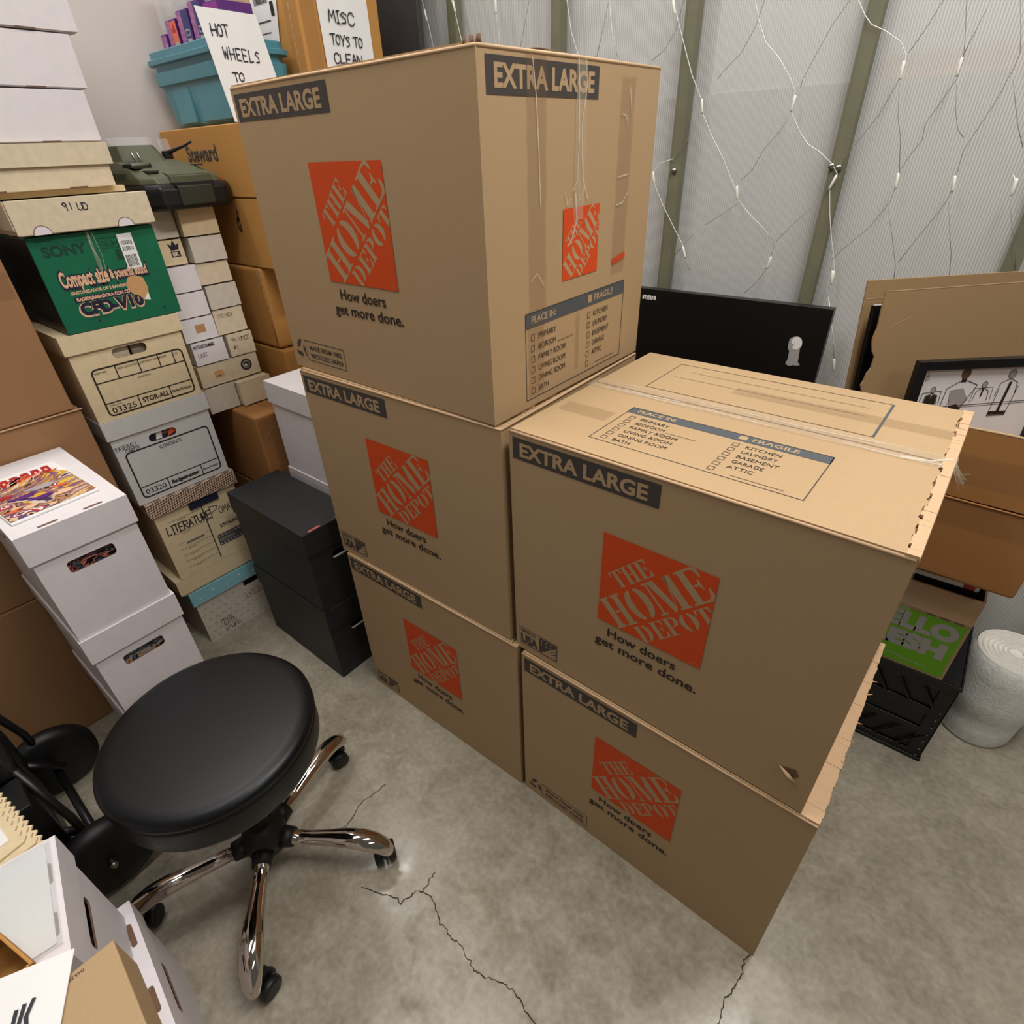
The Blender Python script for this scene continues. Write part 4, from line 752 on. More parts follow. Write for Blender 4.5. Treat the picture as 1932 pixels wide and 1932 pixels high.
b = MB(); b.add([(.02,-.035,.112),(.02,.075,.112),(.150,.085,.084),(.150,-.035,.084),(.02,-.035,.100),(.02,.075,.100),(.150,.085,.070),(.150,-.035,.070)], [(0,3,2,1),(4,5,6,7),(0,4,7,3),(1,2,6,5),(2,3,7,6),(0,1,5,4)], M['olive']); b.box((.149,-.036,.062), (.160,.086,.080), M['olive']); b.build('front_hatch', t, .002)
b = MB(); b.box((.165,-.030,.010), (.176,.068,.056), M['olive_d']); b.box((.166,-.028,.053), (.1745,.066,.058), M['hole']); b.build('drawer_door', t, .003)
b = MB(); b.box((.160,-.034,.054), (.1735,.075,.064), M['hole']); b.build('opening', t)
b = MB(); hull(b, [oct_(-.12,-.075,.03,.050,.02,.112), oct_(-.11,-.062,-.01,.040,.02,.154)], M['olive']); b.build('turret', t, .003)
b = MB(); b.add([(-.03,-.070,.153),(-.02,-.055,.154),(-.02,.025,.154),(-.03,.040,.153),(-.045,.046,.172),(-.034,.028,.173),(-.034,-.060,.173),(-.045,-.078,.172)], [(0,1,6,7),(1,2,5,6),(2,3,4,5)], M['clear']); b.box((-.032,-.08,.149), (-.03,.025,.1505), M['olive_d']); b.build('windshield', t)
b = MB(); b.add([(-.02,.055,.14),(-.02,.085,.14),(-.03,.085,.168),(-.03,.055,.168)], [(0,1,2,3)], M['clear']); b.build('side_shield', t)
b = MB(); b.tube([(-.01,.060,.132),(.035,.095,.148),(.055,.110,.158)], [.006,.0035,.003], M['rubber'], 8); b.box((-.02,.052,.118), (.0,.074,.138), M['rubber']); b.build('gun', t, .001)
b = MB(); b.box((.035,-.092,.100), (.085,-.038,.110), M['hole']); b.tube([(.030,-.055,.136),(.036,-.050,.112)], .0035, M['steel'], 8); b.tube([(.030,-.040,.136),(.036,-.036,.112)], .0035, M['steel'], 8); b.tube([(.080,-.09,.106),(.084,-.045,.108)], .006, M['olive'], 8); b.build('deck_fittings', t, .001)
b = MB(); b.add([(.03,-.083,.1165),(.03,-.040,.1165),(.095,-.040,.0995),(.095,-.090,.0995)], [(0,3,2,1)], M['olive_d']); b.box((.10,-.075,.088), (.13,-.045,.094), M['olive_d']); b.box((.02,.078,.100), (.12,.090,.104), M['olive_d'])
for k in range(4): b.box((-.02+.022*k,-.1045,.072), (-.008+.022*k,-.100,.090), M['olive_d'])
b.build('hull_panels', t, .0008)
P = Print((.006,.036,.1165), (0,1,0), (-.130,0,.028), .0009); P.build('deck_lines', t) if P.b.v else None
# ================================================================ brown cartons at far left
BC = [(0,.490,'bottom brown carton of the plain stack at the left edge, in deep shade'), (.4905,.9495,'middle brown carton of the plain stack at the left edge'), (.950,1.335,'upper brown carton of the plain stack at the left edge, beside the green box')]
for i, (z0, z1, lab) in enumerate(BC):
    t = thing('plain_carton', lab, 'cardboard box', (-2.19, -.22, z0), 0, 'plain brown cartons at the left edge')
    b = MB(); b.box((0,0,0), (.420-.002*i,.575-.012*(i > 1),z1-z0-.0008), M['kraft3']); b.build('carton_body', t, .004)
    tape(t, (.420-.002*i,0,0), (0,1,0), (0,0,1), .0, .57-.012*(i > 1), .28, .34, M['tape_t'], 50+i) if i == 2 else None
    if i == 1:
        b = MB(); b.tube([(.419,.04,.4575),(.421,.3,.4585),(.421,.578,.4575)], .0024, M['kraft_in'], 5); b.build('folded_edge', t)
# ================================================================ white lidded boxes behind the black ones
lidded('lower white comic box, hidden below the lidded one behind the black boxes', 'storage box', -1.665, .822, 0, .41, .20, .300, .07, .004, 0, 'white', None, face='-')
lidded('white comic box standing between the lidded top one and the floor one', 'storage box', -1.665, .822, .301, .41, .20, .300, .07, .004, 0, 'white', None, face='-')
lidded('smooth white lidded box between the black boxes and the moving boxes', 'storage box', -1.665, .822, .602, .41, .20, .302, .070, .006, 0, 'white', None, face='-')
# ================================================================ black comic boxes
for z, lab in ((0,'lower black lidded box on the floor beside the moving boxes'), (.2965,'upper black lidded box beside the moving boxes, with a bright handle hole')):
    t = lidded(lab, 'storage box', -1.690, .610, z, .412, .178, .295, .076, .004, 0, 'blackbox', 'blackbox', 'blackbox', hole=(.075,.165,.150,.192,.010), group='black lidded boxes', name='storage_box', slots=((.404,.020,.412,.062),(.404,.115,.412,.158)))
    for c in t.children:
        if c.name.startswith('lid'):
            for q in c.children: q.data.materials.clear(); q.data.materials.append(M['salmon' if z > 0 else 'slot'])
    b = MB(); b.box((.402,.075,.160), (.4065,.152,.166), M['blackbox']); b.tube([(.406,.078,.168),(.4072,.11,.1665),(.406,.148,.168)], .004, M['white_g'], 8); b.build('handle_liner', t)
# ================================================================ white comic boxes in front, left
S1 = [(-1.757,.064,0,'lowest white comic box on the floor, mostly hidden by the stool'), (-1.757,.063,.2905,'middle white comic box with a grey comic in its hand hole, behind the stool'), (-1.757,.062,.581,'top white comic box with a comic book lying on its lid')]
for i, (x, y, z, lab) in enumerate(S1):
    t = lidded(lab, 'comic box', x, y, z, .410, .205, .290, .070, .005, math.radians(.6), 'white', None, 'slot', hole=(.052,.166,.146,.195,.008), slots=((.399,.042,.4065,.080),(.399,.127,.4065,.166)), group='white comic boxes with slotted lids', name='comic_box')
    b = MB(); b.box((0,0,0), (.006,.15,.12), M['art2'] if i == 2 else M['art3']); o = b.build('comic_book', None, loc=(x+.394,y+.030,z+.12), rot=(0,0,math.radians(.6))); tag(o, ['comic cover edge inside the lowest white comic box', 'grey and black comic cover seen through the middle white box hand hole', 'red and blue comic cover seen through the top white box hand hole'][i], 'comic book')
    if i == 2:
        P = Print((.0,-.005,.22), (1,0,0), (0,0,1)); P.stroke([(.30,.060),(.27,.035),(.22,.045),(.15,.040),(.25,.015),(.33,.012),(.36,-.03)], .003, M['marker'], 0); P.stroke([(.33,.050),(.30,.03),(.26,.028)], .003, M['marker'], 1); P.build('marker_scribble', t)
t = thing('comic_book', 'colourful comic book with yellow and purple cover art lying on the top white box', 'comic book', (-1.660,.060,.8715), math.radians(4))
b = MB(); b.box((0,0,0), (.258,.170,.0045), M['paper']); b.build('pages', t, .0008)
P = Print((0,0,.0047), (0,1,0), (-1,0,0), .0006); P.rect(.002,-.250,.168,-.012, M['art'], 0)
P.rect(.0,-.030,.170,-.0, M['paper'], 1); P.poly([(.12,-.03),(.17,-.03),(.17,-.10),(.155,-.06)], M['paper'], 1)
m = M['red']
for k in range(7):
    x = .004+k*.0215; P.poly([(x,-.062-.003*(k % 2)),(x+.017,-.060),(x+.020,-.018),(x+.004,-.016)], m, 2); P.poly([(x+.006,-.046),(x+.012,-.046),(x+.0125,-.034),(x+.008,-.034)], M['peach'], 3)
rnd = random.Random(8)
for k in range(14): x = rnd.uniform(.05,.14); y = rnd.uniform(-.075,-.045); P.poly([(x,y),(x+.016,y+.004),(x+.022,y+.016),(x+.006,y+.010)], M['ocard' if k % 2 else 'peach'], 4)
for x, y, mm, s_ in ((.025,-.205,'ocard',.8),(.118,-.200,'peach',1.1),(.06,-.15,'purple',1.3),(.10,-.13,'wash',1.4),(.03,-.12,'red',1),(.085,-.185,'purple',1.2),(.05,-.21,'peach',.9),(.128,-.16,'ocard',.8)):
    P.poly([(x+.020*s_*math.cos(k*.9)*(1+.4*math.sin(k*2.7)), y+.011*s_*math.sin(k*.9)*(1+.3*math.cos(k*1.9))) for k in range(7)], M[mm], 5)
P.build('cover_art', t)
# ================================================================ stool
SX, SY = -.945, .146
t = thing('rolling_stool', 'round black vinyl rolling stool with five chrome legs on casters', 'stool', (SX, SY, 0), 0)
R0 = .203; zt = .530
b = MB()
b.lathe([(R0-.012,zt-.096),(R0-.003,zt-.092),(R0,zt-.084),(R0+.001,zt-.034),(R0+.0005,zt-.026)], M['vinyl'], n=72); b.build('seat_side', t)
b = MB(); b.lathe([(R0-.004,zt-.027),(R0+.002,zt-.024),(R0+.0025,zt-.014),(R0-.003,zt-.006),(R0-.014,zt-.0015),(R0-.03,zt),(R0*.5,zt+.002),(.01,zt+.003),(.001,zt+.003)], M['vinyl'], n=72); b.build('seat_cushion', t)
b = MB(); b.lathe([(R0+.0006,zt-.028),(R0+.0030,zt-.0265),(R0+.0006,zt-.025)], M['rubber'], n=72); b.build('piping', t)
b = MB(); b.lathe([(.03,zt-.13),(.085,zt-.11),(.10,zt-.095)], M['blackmetal'], n=24); b.build('seat_plate', t)
b = MB(); b.lathe([(.0140,.17),(.0140,zt-.11)], M['chrome'], n=20); b.lathe([(.024,.13),(.024,.26),(.021,.27)], M['rubber'], n=24); b.build('gas_column', t)
b = MB(); b.lathe([(.040,.072),(.050,.080),(.052,.118),(.046,.135),(.032,.150),(.025,.158)], M['rubber'], n=30)
for k in range(5):
    a = math.radians(35+72*k); d = Vector((math.cos(a), math.sin(a), 0)); b.tube([d*.040+Vector((0,0,.102)), d*.074+Vector((0,0,.102))], [.026,.022], M['rubber'], 14)
b.build('hub', t)
for k in range(5):
    a = math.radians(35+72*k); d = Vector((math.cos(a), math.sin(a), 0)); s_ = Vector((-math.sin(a), math.cos(a), 0))
    b = MB(); prof = [(.070,.100,.0160,.0160),(.12,.104,.0168,.0165),(.17,.109,.0190,.0180),(.21,.112,.0228,.0190),(.245,.108,.0242,.0198),(.274,.097,.0235,.0195),(.294,.080,.0200,.0180),(.302,.064,.0150,.0140),(.303,.056,.0100,.0100)]
    n = 18; vs = []; fs = []
    for i, (r, z, wa, wb) in enumerate(prof):
        p0 = prof[max(i-1, 0)]; p1 = prof[min(i+1, len(prof)-1)]; tv = Vector((p1[0]-p0[0], 0, p1[1]-p0[1])).normalized(); nv = Vector((-tv.z, 0, tv.x))
        for q in range(n):
            an = 2*math.pi*q/n; o_ = nv.x*wb*math.sin(an); oz = nv.z*wb*math.sin(an); vs.append(d*(r+o_)+s_*(wa*math.cos(an))+Vector((0,0,z+oz)))
    for i in range(len(prof)-1):
        for q in range(n): fs.append((i*n+q, i*n+(q+1) % n, (i+1)*n+(q+1) % n, (i+1)*n+q))
    fs.append(tuple(range(n))); fs.append(tuple((len(prof)-1)*n+q for q in range(n))[::-1]); b.add(vs, fs, M['chrome'], True); L = b.build('leg', t)
    swivel = a+math.radians([115,150,160,-120,140][k]); f = Vector((math.cos(swivel), math.sin(swivel), 0)); ax = Vector((-f.y, f.x, 0)); c0 = d*.289+f*.014+Vector((0,0,.0245))
    rot = ax.to_track_quat('Z', 'Y').to_matrix().to_4x4()
    b = MB()
    for sgn in (-1, 1): b.lathe([(.012,-.009),(.022,-.009),(.0245,-.006),(.0245,.006),(.022,.009),(.012,.009)], M['rubber'], n=24, T=Matrix.Translation(c0+ax*.0165*sgn) @ rot)
    b.build('caster_wheel', t)
    b = MB(); b.tube([d*.289+Vector((0,0,.040)), d*.293+Vector((0,0,.066))], [.010,.011], M['rubber'], 12)
    pts = [(-.024,.010),(.0,.034),(.022,.028),(.028,.010),(.026,-.006),(.018,.008),(-.012,.012)]
    Tm = Matrix.Translation(c0-ax*.004) @ Matrix(((f.x, 0, ax.x, 0), (f.y, 0, ax.y, 0), (0, 1, 0, 0), (0, 0, 0, 1))); b.prism(pts, 0, .008, M['rubber'], Tm); b.build('caster_hood', t)
a = math.radians(-112); d = Vector((math.cos(a), math.sin(a), 0))
b = MB(); b.tube([d*.05+Vector((0,0,zt-.105)), d*.155+Vector((0,0,zt-.110)), d*.165+Vector((0,0,zt-.112))], .005, M['blackmetal'], 10); b.lathe([(.018,-.006),(.022,-.003),(.022,.003),(.018,.006)], M['rubber'], n=20, T=Matrix.Translation(d*.180+Vector((0,0,zt-.113))) @ Matrix.Rotation(.2, 4, 'X')); b.build('height_lever', t)
# ================================================================ right of the moving boxes
t = thing('milk_crate', 'black plastic crate on the floor at the right, under the green printed carton', 'crate', (-.068, 1.417, 0), 0)
w, d, h = .336, .318, .304; m = M['plastic_black']; b = MB()
for o_, u, L_ in (((0,0), 'x', w), ((0,d-.004), 'x', w), ((0,0), 'y', d), ((w-.004,0), 'y', d)):
    def bx(a0, a1, z0, z1, dep=.004):
        if u == 'x': y = o_[1]; b.box((a0,y,z0), (a1,y+.004,z1), m)
        else: x = o_[0]; b.box((x,a0,z0), (x+.004,a1,z1), m)
    bx(0, L_, 0, .03); bx(0, L_, h-.035, h); bx(0, .035, .03, h-.035); bx(L_-.035, L_, .03, h-.035); bx(.035, L_-.035, .10, .122); bx(.035, L_-.035, .175, .20)
b.box((0,0,.0), (w,d,.008), m); b.build('crate_frame', t, .0012)
b = MB()
for z0, z1 in ((.03,.10),(.122,.175),(.20,.269)): b.box((.034,.006,z0), (w-.034,.010,z1), m); b.box((w-.010,.034,z0), (w-.006,d-.034,z1), m)
b.build('crate_panel', t)
b = MB()
for k in range(5): x = .05+.055*k; b.tube([(x,-.0015,.03), (x+.05,-.0015,.10)], .0035, m, 6); b.tube([(x+.04,-.0015,.2), (x,-.0015,.265)], .0035, m, 6)
b.box((-.002,-.003,h-.012), (w+.003,d,h), m); b.box((-.002,-.003,.0), (w+.003,.001,.012), m); b.box((w,-.003,0), (w+.003,d,.012), m)
for z in (.225,.24): b.box((w,.04,z), (w+.003,.15,z+.004), M['board_grey'])
b.build('ribbing', t, .001)
b = MB()
for k in range(7): b.lathe([(.0022,0),(.0022,.0008)], M['steel'], n=8, T=Matrix.Translation((w-.012,-.0035,.02+.03*k)) @ Matrix.Rotation(math.pi/2, 4, 'X'))
b.build('rivets', t)
t = thing('meal_kit_carton', 'open brown carton with a lime green printed front, on the black crate', 'cardboard box', (-.115, 1.417, .305), 0)
w, d, h = .340, .30, .262; b = MB(); b.box((0,0,0), (w,.004,h), M['kraft']); b.box((0,d-.004,0), (w,d,h), M['kraft']); b.box((0,.004,0), (.004,d-.004,h), M['kraft']); b.box((w-.004,.004,0), (w,d-.004,h), M['kraft']); b.box((.004,.004,0), (w-.004,d-.004,.004), M['kraft']); b.build('carton_body', t)
P = Print((0,0,0), (1,0,0), (0,0,1)); P.rect(.10,.006,w-.006,h-.083, M['lime'], 0); P.rect(.10,h-.082,w-.005,h-.068, M['kraft_in'], 0)
P.text('HELLO', .128,.122,.046, M['wash'], 1, w=.200, bold=.07); P.text('FRESH', .118,.062,.046, M['wash'], 1, w=.202, bold=.07)
for k in range(3): P.rect(.25+.028*k,h-.082,.27+.028*k,h-.070, M['pale_ink'], 1)
P.stroke([(.12,.03),(.30,.022)], .002, M['wash'], 1); P.build('front_print', t)
b = MB(); b.box((.08,-.0030,h-.075), (w,.0,h+.001), M['kraft_in']); b.build('folded_flap', t, .001)
tape(t, (0,0,0), (1,0,0), (0,0,1), .17, .215, h-.10, h, M['tape'], 71, lift=.004)
t = thing('boxed_item', 'white and dark printed package standing in the top of the green printed carton', 'package', (-.095, 1.428, .3105), math.radians(1))
b = MB(); b.box((0,.002,0), (.300,.24,.312), M['hole']); b.box((0,.0,.268), (.300,.242,.280), M['paper']); b.box((0,.0,.304), (.300,.242,.317), M['paper']); b.build('package_body', t, .0006)
P = Print((0,0,0), (1,0,0), (0,0,1), .0006); P.rect(.206,.3045,.224,.3165, M['red'], 1); P.rect(.270,.2685,.292,.2795, M['red'], 1); P.rect(.235,.288,.262,.297, M['kraft2'], 1); P.poly([(.23,.3045),(.26,.3045),(.29,.316),(.25,.316)], M['hole'], 1); P.build('side_print', t)
# wide brown carton and open-topped one above
t = thing('plain_carton', 'wide brown carton at the right, resting on the green printed carton', 'cardboard box', (-.185, 1.3735, .629), math.radians(-1))
b = MB(); b.box((0,0,0), (.438,.342,.195), M['kraft4']); b.build('carton_body', t, .007, segs=3)
tape(t, (0,0,0), (1,0,0), (0,0,1), .20, .43, .134, .193, M['tape_t'], 81)
b = MB(); b.tube([(.01,-.001,.195),(.2,-.0005,.1965),(.432,-.001,.1945)], .0022, M['kraft4'], 6); b.build('folded_edge', t)
t = thing('open_carton', 'open brown carton holding flattened cardboard and a framed drawing', 'cardboard box', (-.185, 1.3735, .8285), math.radians(-1))
w, d, h = .425, .342, .150; b = MB(); b.box((0,0,0), (w,.005,h), M['kraft4']); b.box((0,d-.005,0), (w,d,h), M['kraft4']); b.box((0,.005,0), (.005,d-.005,h), M['kraft4']); b.box((w-.005,.005,0), (w,d-.005,h), M['kraft4']); b.box((.005,.005,0), (w-.005,d-.005,.005), M['kraft4']); b.build('carton_body', t, .001)
tape(t, (0,0,0), (1,0,0), (0,0,1), .235, .40, .035, .098, M['tape_t'], 82, [([(.185,.02),(.245,.045),(.275,.058)], .0012)])
b = MB(); b.tube([(.004,.0025,h),(.3,.002,h+.002),(w-.004,.0025,h)], .0028, M['kraft'], 6); b.build('rim_edge', t)
# support column out of sight

# leaning boards: a frame aligned with the sheets
def lean(loc, th, ph): return Matrix.Translation(loc) @ Matrix.Rotation(math.radians(th), 4, 'Z') @ Matrix.Rotation(-math.radians(ph), 4, 'X')
def leaning(name, label, cat, loc, th, ph):
    t = bpy.data.objects.new(name, None); COL.objects.link(t); t.matrix_world = lean(loc, th, ph); return tag(t, label, cat)
FR = math.radians
t = leaning('cardboard_sheet', 'rear flattened cardboard sheet leaning in the open carton at the right', 'cardboard sheet', (-.170, 1.428, .838), 44, 8)
b = MB(); b.box((0,0,0), (.375,.005,.383), M['sheet']); b.build('sheet', t, .001)
P = Print((0,0,0), (1,0,0), (0,0,1)); P.rect(.004,.345,.05,.3465, M['kraft_in'], 0); P.build('crease', t)
t = leaning('dark_panel', 'dark framed panel between the two flattened cardboard sheets', 'picture frame', (-.150, 1.412, .838), 43, 7)
b = MB(); b.box((0,0,0), (.33,.012,.338), M['gloss_black']); b.box((0.002,.001,.336), (.32,.011,.339), M['wash']); b.build('frame', t, .001)
t = leaning('cardboard_sheet', 'front flattened cardboard sheet with a ragged torn left edge, behind the framed drawing', 'cardboard sheet', (-.132, 1.384, .838), 43, 8)
b = MB(); rnd = random.Random(6); pl = [(.01,0),(.36,0),(.36,.376),(.004,.372)]
zz = .30
while zz > .02: pl.append((.000+.014*math.sin(zz*61)*.5+rnd.uniform(-.003,.003)-(.30-zz)*.02+.006, zz)); zz -= .012
Tm = Matrix(((1,0,0,0),(0,0,-1,.004),(0,1,0,0),(0,0,0,1))); b.prism(pl, 0, .004, M['sheet'], Tm); b.build('sheet', t)
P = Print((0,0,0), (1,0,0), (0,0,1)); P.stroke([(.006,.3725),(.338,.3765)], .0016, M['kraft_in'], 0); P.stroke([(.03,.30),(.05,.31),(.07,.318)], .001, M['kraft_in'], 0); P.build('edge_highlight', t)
t = leaning('framed_drawing', 'black framed ink drawing of standing and seated suited figures', 'framed picture', (-.052, 1.392, .832), 40, 3)
W1, H1, fr = .30, .252, .019; b = MB(); b.box((0,0,0), (fr,.018,H1), M['gloss_black']); b.box((W1-fr,0,0), (W1,.018,H1), M['gloss_black']); b.box((fr,0,0), (W1-fr,.018,fr), M['gloss_black']); b.box((fr,0,H1-fr), (W1-fr,.018,H1), M['gloss_black']); b.build('frame', t, .0015)
b = MB(); b.box((fr,.009,fr), (W1-fr,.011,H1-fr), M['paper']); b.build('drawing_sheet', t)
P = Print((fr,.009,0), (1,0,0), (0,0,1)); k_ = M['text']
def fig(x, y, s, dark=False):
    P.disc(x, y+.030*s, .0065*s, M['wash'], 1, 12, .0085*s); P.stroke([(x-.018*s,y-.01*s),(x-.015*s,y+.014*s),(x-.004*s,y+.020*s),(x+.004*s,y+.020*s),(x+.015*s,y+.014*s),(x+.018*s,y-.01*s)], .0012, k_, 2)
    P.stroke([(x+.0065*s*math.cos(a), y+.030*s+.0085*s*math.sin(a)) for a in [i*math.pi/5 for i in range(11)]], .0010, k_, 2)
    if dark: P.poly([(x-.016*s,y-.01*s),(x-.014*s,y+.013*s),(x-.002*s,y+.018*s),(x,y+.006*s),(x+.002*s,y+.018*s),(x+.014*s,y+.013*s),(x+.016*s,y-.01*s)], k_, 1)
fig(.032,.165,.8, True); P.stroke([(.010,.155),(.012,.182),(.050,.186),(.052,.158)], .0012, k_, 0)
P.poly([(.080,.142),(.098,.143),(.113,.164),(.095,.190),(.068,.186),(.072,.165)], M['wash'], 0); P.stroke([(.058,.140),(.060,.190),(.083,.205),(.098,.206),(.122,.196),(.100,.140)], .0014, k_, 2)
P.stroke([(.068,.135),(.074,.165)], .001, k_, 2); P.poly([(.074,.135),(.078,.152),(.092,.155),(.104,.145),(.098,.132)], k_, 1); P.disc(.090,.222,.0095, M['slot'], 2, 14, .0125); P.rect(.085,.203,.095,.215, k_, 1.5)
fig(.138,.170,.85); P.poly([(.136,.17),(.139,.17),(.140,.188),(.136,.188)], k_, 3); P.stroke([(.118,.158),(.120,.188),(.158,.190),(.160,.162)], .0010, k_, 0)
P.stroke([(.05,.150),(.26,.158)], .0013, k_, 0); P.stroke([(.05,.146),(.26,.154)], .0009, k_, 0)
fig(.188,.182,1.15); P.stroke([(.172,.185),(.168,.125),(.205,.127),(.210,.19)], .0013, k_, 2); P.poly([(.184,.130),(.190,.130),(.194,.20),(.188,.20)], k_, 3); P.rect(.168,.128,.206,.136, k_, 3)
P.stroke([(.006,.215),(.012,.222),(.008,.208),(.015,.213),(.010,.228)], .0008, k_, 1); P.build('ink_drawing', t)
# big black board with a small white figure sticker
t = thing('black_board', 'large glossy black board standing against the fluted wall behind the moving boxes', 'board', (-1.165, 1.672, 0), 0)
b = MB(); b.box((0,0,0), (.872,.026,1.105), M['gloss_black']); b.build('panel', t, .002)
P = Print((0,0,0), (1,0,0), (0,0,1)); P.rect(.001,1.1035,.871,1.105, M['board_grey'], 0)
P.poly([(0.8075, 1.0248), (0.8133, 1.0213), (0.8171, 1.0139), (0.8184, 1.0035), (0.8156, 0.9959), (0.8172, 0.9799), (0.8189, 0.9564), (0.8245, 0.9546), (0.8243, 0.9499), (0.8136, 0.948), (0.8084, 0.948), (0.8021, 0.945), (0.7961, 0.9448), (0.7894, 0.9474), (0.7875, 0.9517), (0.7905, 0.9578), (0.7912, 0.9663), (0.7903, 0.9854), (0.7872, 0.9876), (0.7843, 0.9926), (0.7841, 1.0089), (0.7841, 1.016), (0.7926, 1.0235), (0.7998, 1.0255)], M['wash'], 0); P.poly([(0.8075, 1.0248), (0.8133, 1.0213), (0.8171, 1.0139), (0.8184, 1.0035), (0.8127, 0.9954), (0.8087, 0.9907), (0.8017, 0.9918), (0.7961, 0.9936), (0.7978, 1.0011), (0.8005, 1.0078), (0.7945, 1.0042), (0.7909, 1.0072), (0.7907, 1.0135), (0.7932, 1.021), (0.8007, 1.0252)], M['paper'], 1); P.build('white_sticker', t)
P = Print((0,0,0), (1,0,0), (0,0,1)); rnd = random.Random(3)
for k in range(7): x = .335+.006*k; P.poly([(x,1.075+rnd.uniform(-.003,.003)),(x+.010,1.074),(x+.008,1.086+rnd.uniform(-.002,.003)),(x+.001,1.084)], M['paper'], 0)
P.build('torn_tape_remnant', t)
t = thing('grey_board', 'tall dark grey board in the corner beside the toy carton', 'board', (-2.150, 1.712, 0), 0)
b = MB(); b.box((0,0,0), (.405,.022,2.3), M['board_grey']); b.build('panel', t, .002)
# bubble wrap roll
t = thing('bubble_wrap_roll', 'upright roll of white bubble wrap on the floor at the right edge', 'roll', (.371, 1.650, 0), 0)
b = MB(); n = 72; rows = [(.083,.0),(.088,.012),(.089,.06),(.090,.105),(.094,.112),(.096,.16),(.096,.24),(.095,.285),(.088,.298)]
vs = []; fs = []; rnd = random.Random(7)
for r, z in rows:
    for k in range(n): a = 2*math.pi*k/n; rr = r*(1+.012*math.sin(3*a+z*20)+rnd.uniform(-.004,.004)); vs.append((rr*math.cos(a), rr*math.sin(a), z+rnd.uniform(-.001,.001)*(0 < z < .29)))
for i in range(len(rows)-1):
    for k in range(n): fs.append((i*n+k, i*n+(k+1) % n, (i+1)*n+(k+1) % n, (i+1)*n+k))
fs.append(tuple(range(n))[::-1]); b.add(vs, fs, M['bubble'], True); b.build('wrap', t)
b = MB(); n = 200; vs = []; fs = []
for k in range(n+1): a = 2*math.pi*7*k/n; r = .012+.077*k/n; vs += [(r*math.cos(a), r*math.sin(a), .292), (r*math.cos(a), r*math.sin(a), .302), ((r+.004)*math.cos(a), (r+.004)*math.sin(a), .302), ((r+.004)*math.cos(a), (r+.004)*math.sin(a), .292)]
for k in range(n): j = 4*k; fs += [(j, j+4, j+5, j+1), (j+1, j+5, j+6, j+2), (j+2, j+6, j+7, j+3)]
b.add(vs, fs, M['foam'], True); b.lathe([(.089,.285),(.086,.295),(.001,.2955)], M['foam'], n=40); b.build('coiled_top', t)
# ================================================================ hand truck
t = thing('hand_truck', 'black steel hand truck with two wheels standing at the lower left', 'hand truck', (0, 0, 0), 0)
def wheel(c, r, wd, nm='wheel'):
    b = MB(); T = Matrix.Translation(c) @ Matrix.Rotation(math.pi/2, 4, 'Y'); b.lathe([(r*.45,-wd*.5),(r*.85,-wd*.5),(r,-wd*.3),(r,wd*.3),(r*.85,wd*.5),(r*.45,wd*.5)], M['rubber'], n=40, T=T); W_ = b.build(nm, t)
    b = MB(); b.lathe([(r*.12,wd*.20),(r*.5,wd*.22),(r*.62,wd*.42),(r*.62,wd*.46),(r*.5,wd*.30),(r*.12,wd*.40)], M['blackmetal'], n=30, T=T); b.lathe([(.009,wd*.40),(.009,wd*.75),(.005,wd*.85)], M['steel'], n=12, T=T); b.build('wheel_hub', W_)
wheel((-1.60,-.115,.105), .105, .045); wheel((-1.205,-.115,.105), .105, .055)
b = MB(); b.tube([(-1.65,-.115,.105), (-1.165,-.115,.105)], .010, M['blackmetal'], 12); b.build('axle', t)
for x in (-1.545,-1.275):
    b = MB(); b.tube([(x,-.17,.03),(x,-.165,.30),(x,-.185,.70),(x,-.25,1.05)], .017, M['blackmetal'], 12); b.tube([(x,-.168,.20),(x,-.10,.115)], .011, M['blackmetal'], 10); b.build('side_rail', t)
b = MB()
for z, y in ((.10,-.168),(.32,-.166),(.55,-.178),(.78,-.198)): b.box((-1.545,y-.008,z-.018), (-1.275,y+.008,z+.018), M['blackmetal'])
b.build('crossbar', t, .003)
b = MB(); b.box((-1.62,-.42,.002), (-1.20,-.165,.009), M['blackmetal']); b.box((-1.62,-.172,.002), (-1.20,-.164,.10), M['blackmetal']); b.build('toe_plate', t, .002)
b = MB(); b.tube([(-1.275,-.15,.42),(-1.235,-.125,.25),(-1.215,-.12,.13)], .009, M['blackmetal'], 10); b.build('wheel_brace', t); b = MB(); b.tube([(-1.545,-.15,.42),(-1.585,-.125,.25),(-1.60,-.12,.13)], .009, M['blackmetal'], 10); b.build('wheel_brace', t)
# carry bracket plate with bolts close to the foreground boxes
b = MB(); b.box((-1.262,-.262,.17), (-1.252,-.150,.42), M['blackmetal']); b.box((-1.262,-.262,.41), (-1.16,-.150,.42), M['blackmetal']); b.build('bracket', t, .002)
for y, z in ((-.235,.33),(-.215,.25)):
    b = MB(); b.lathe([(.009,0),(.009,.004),(.005,.006)], M['steel'], n=14, T=Matrix.Translation((-1.252,y,z)) @ Matrix.Rotation(math.pi/2, 4, 'Y')); b.build('bolt', t)
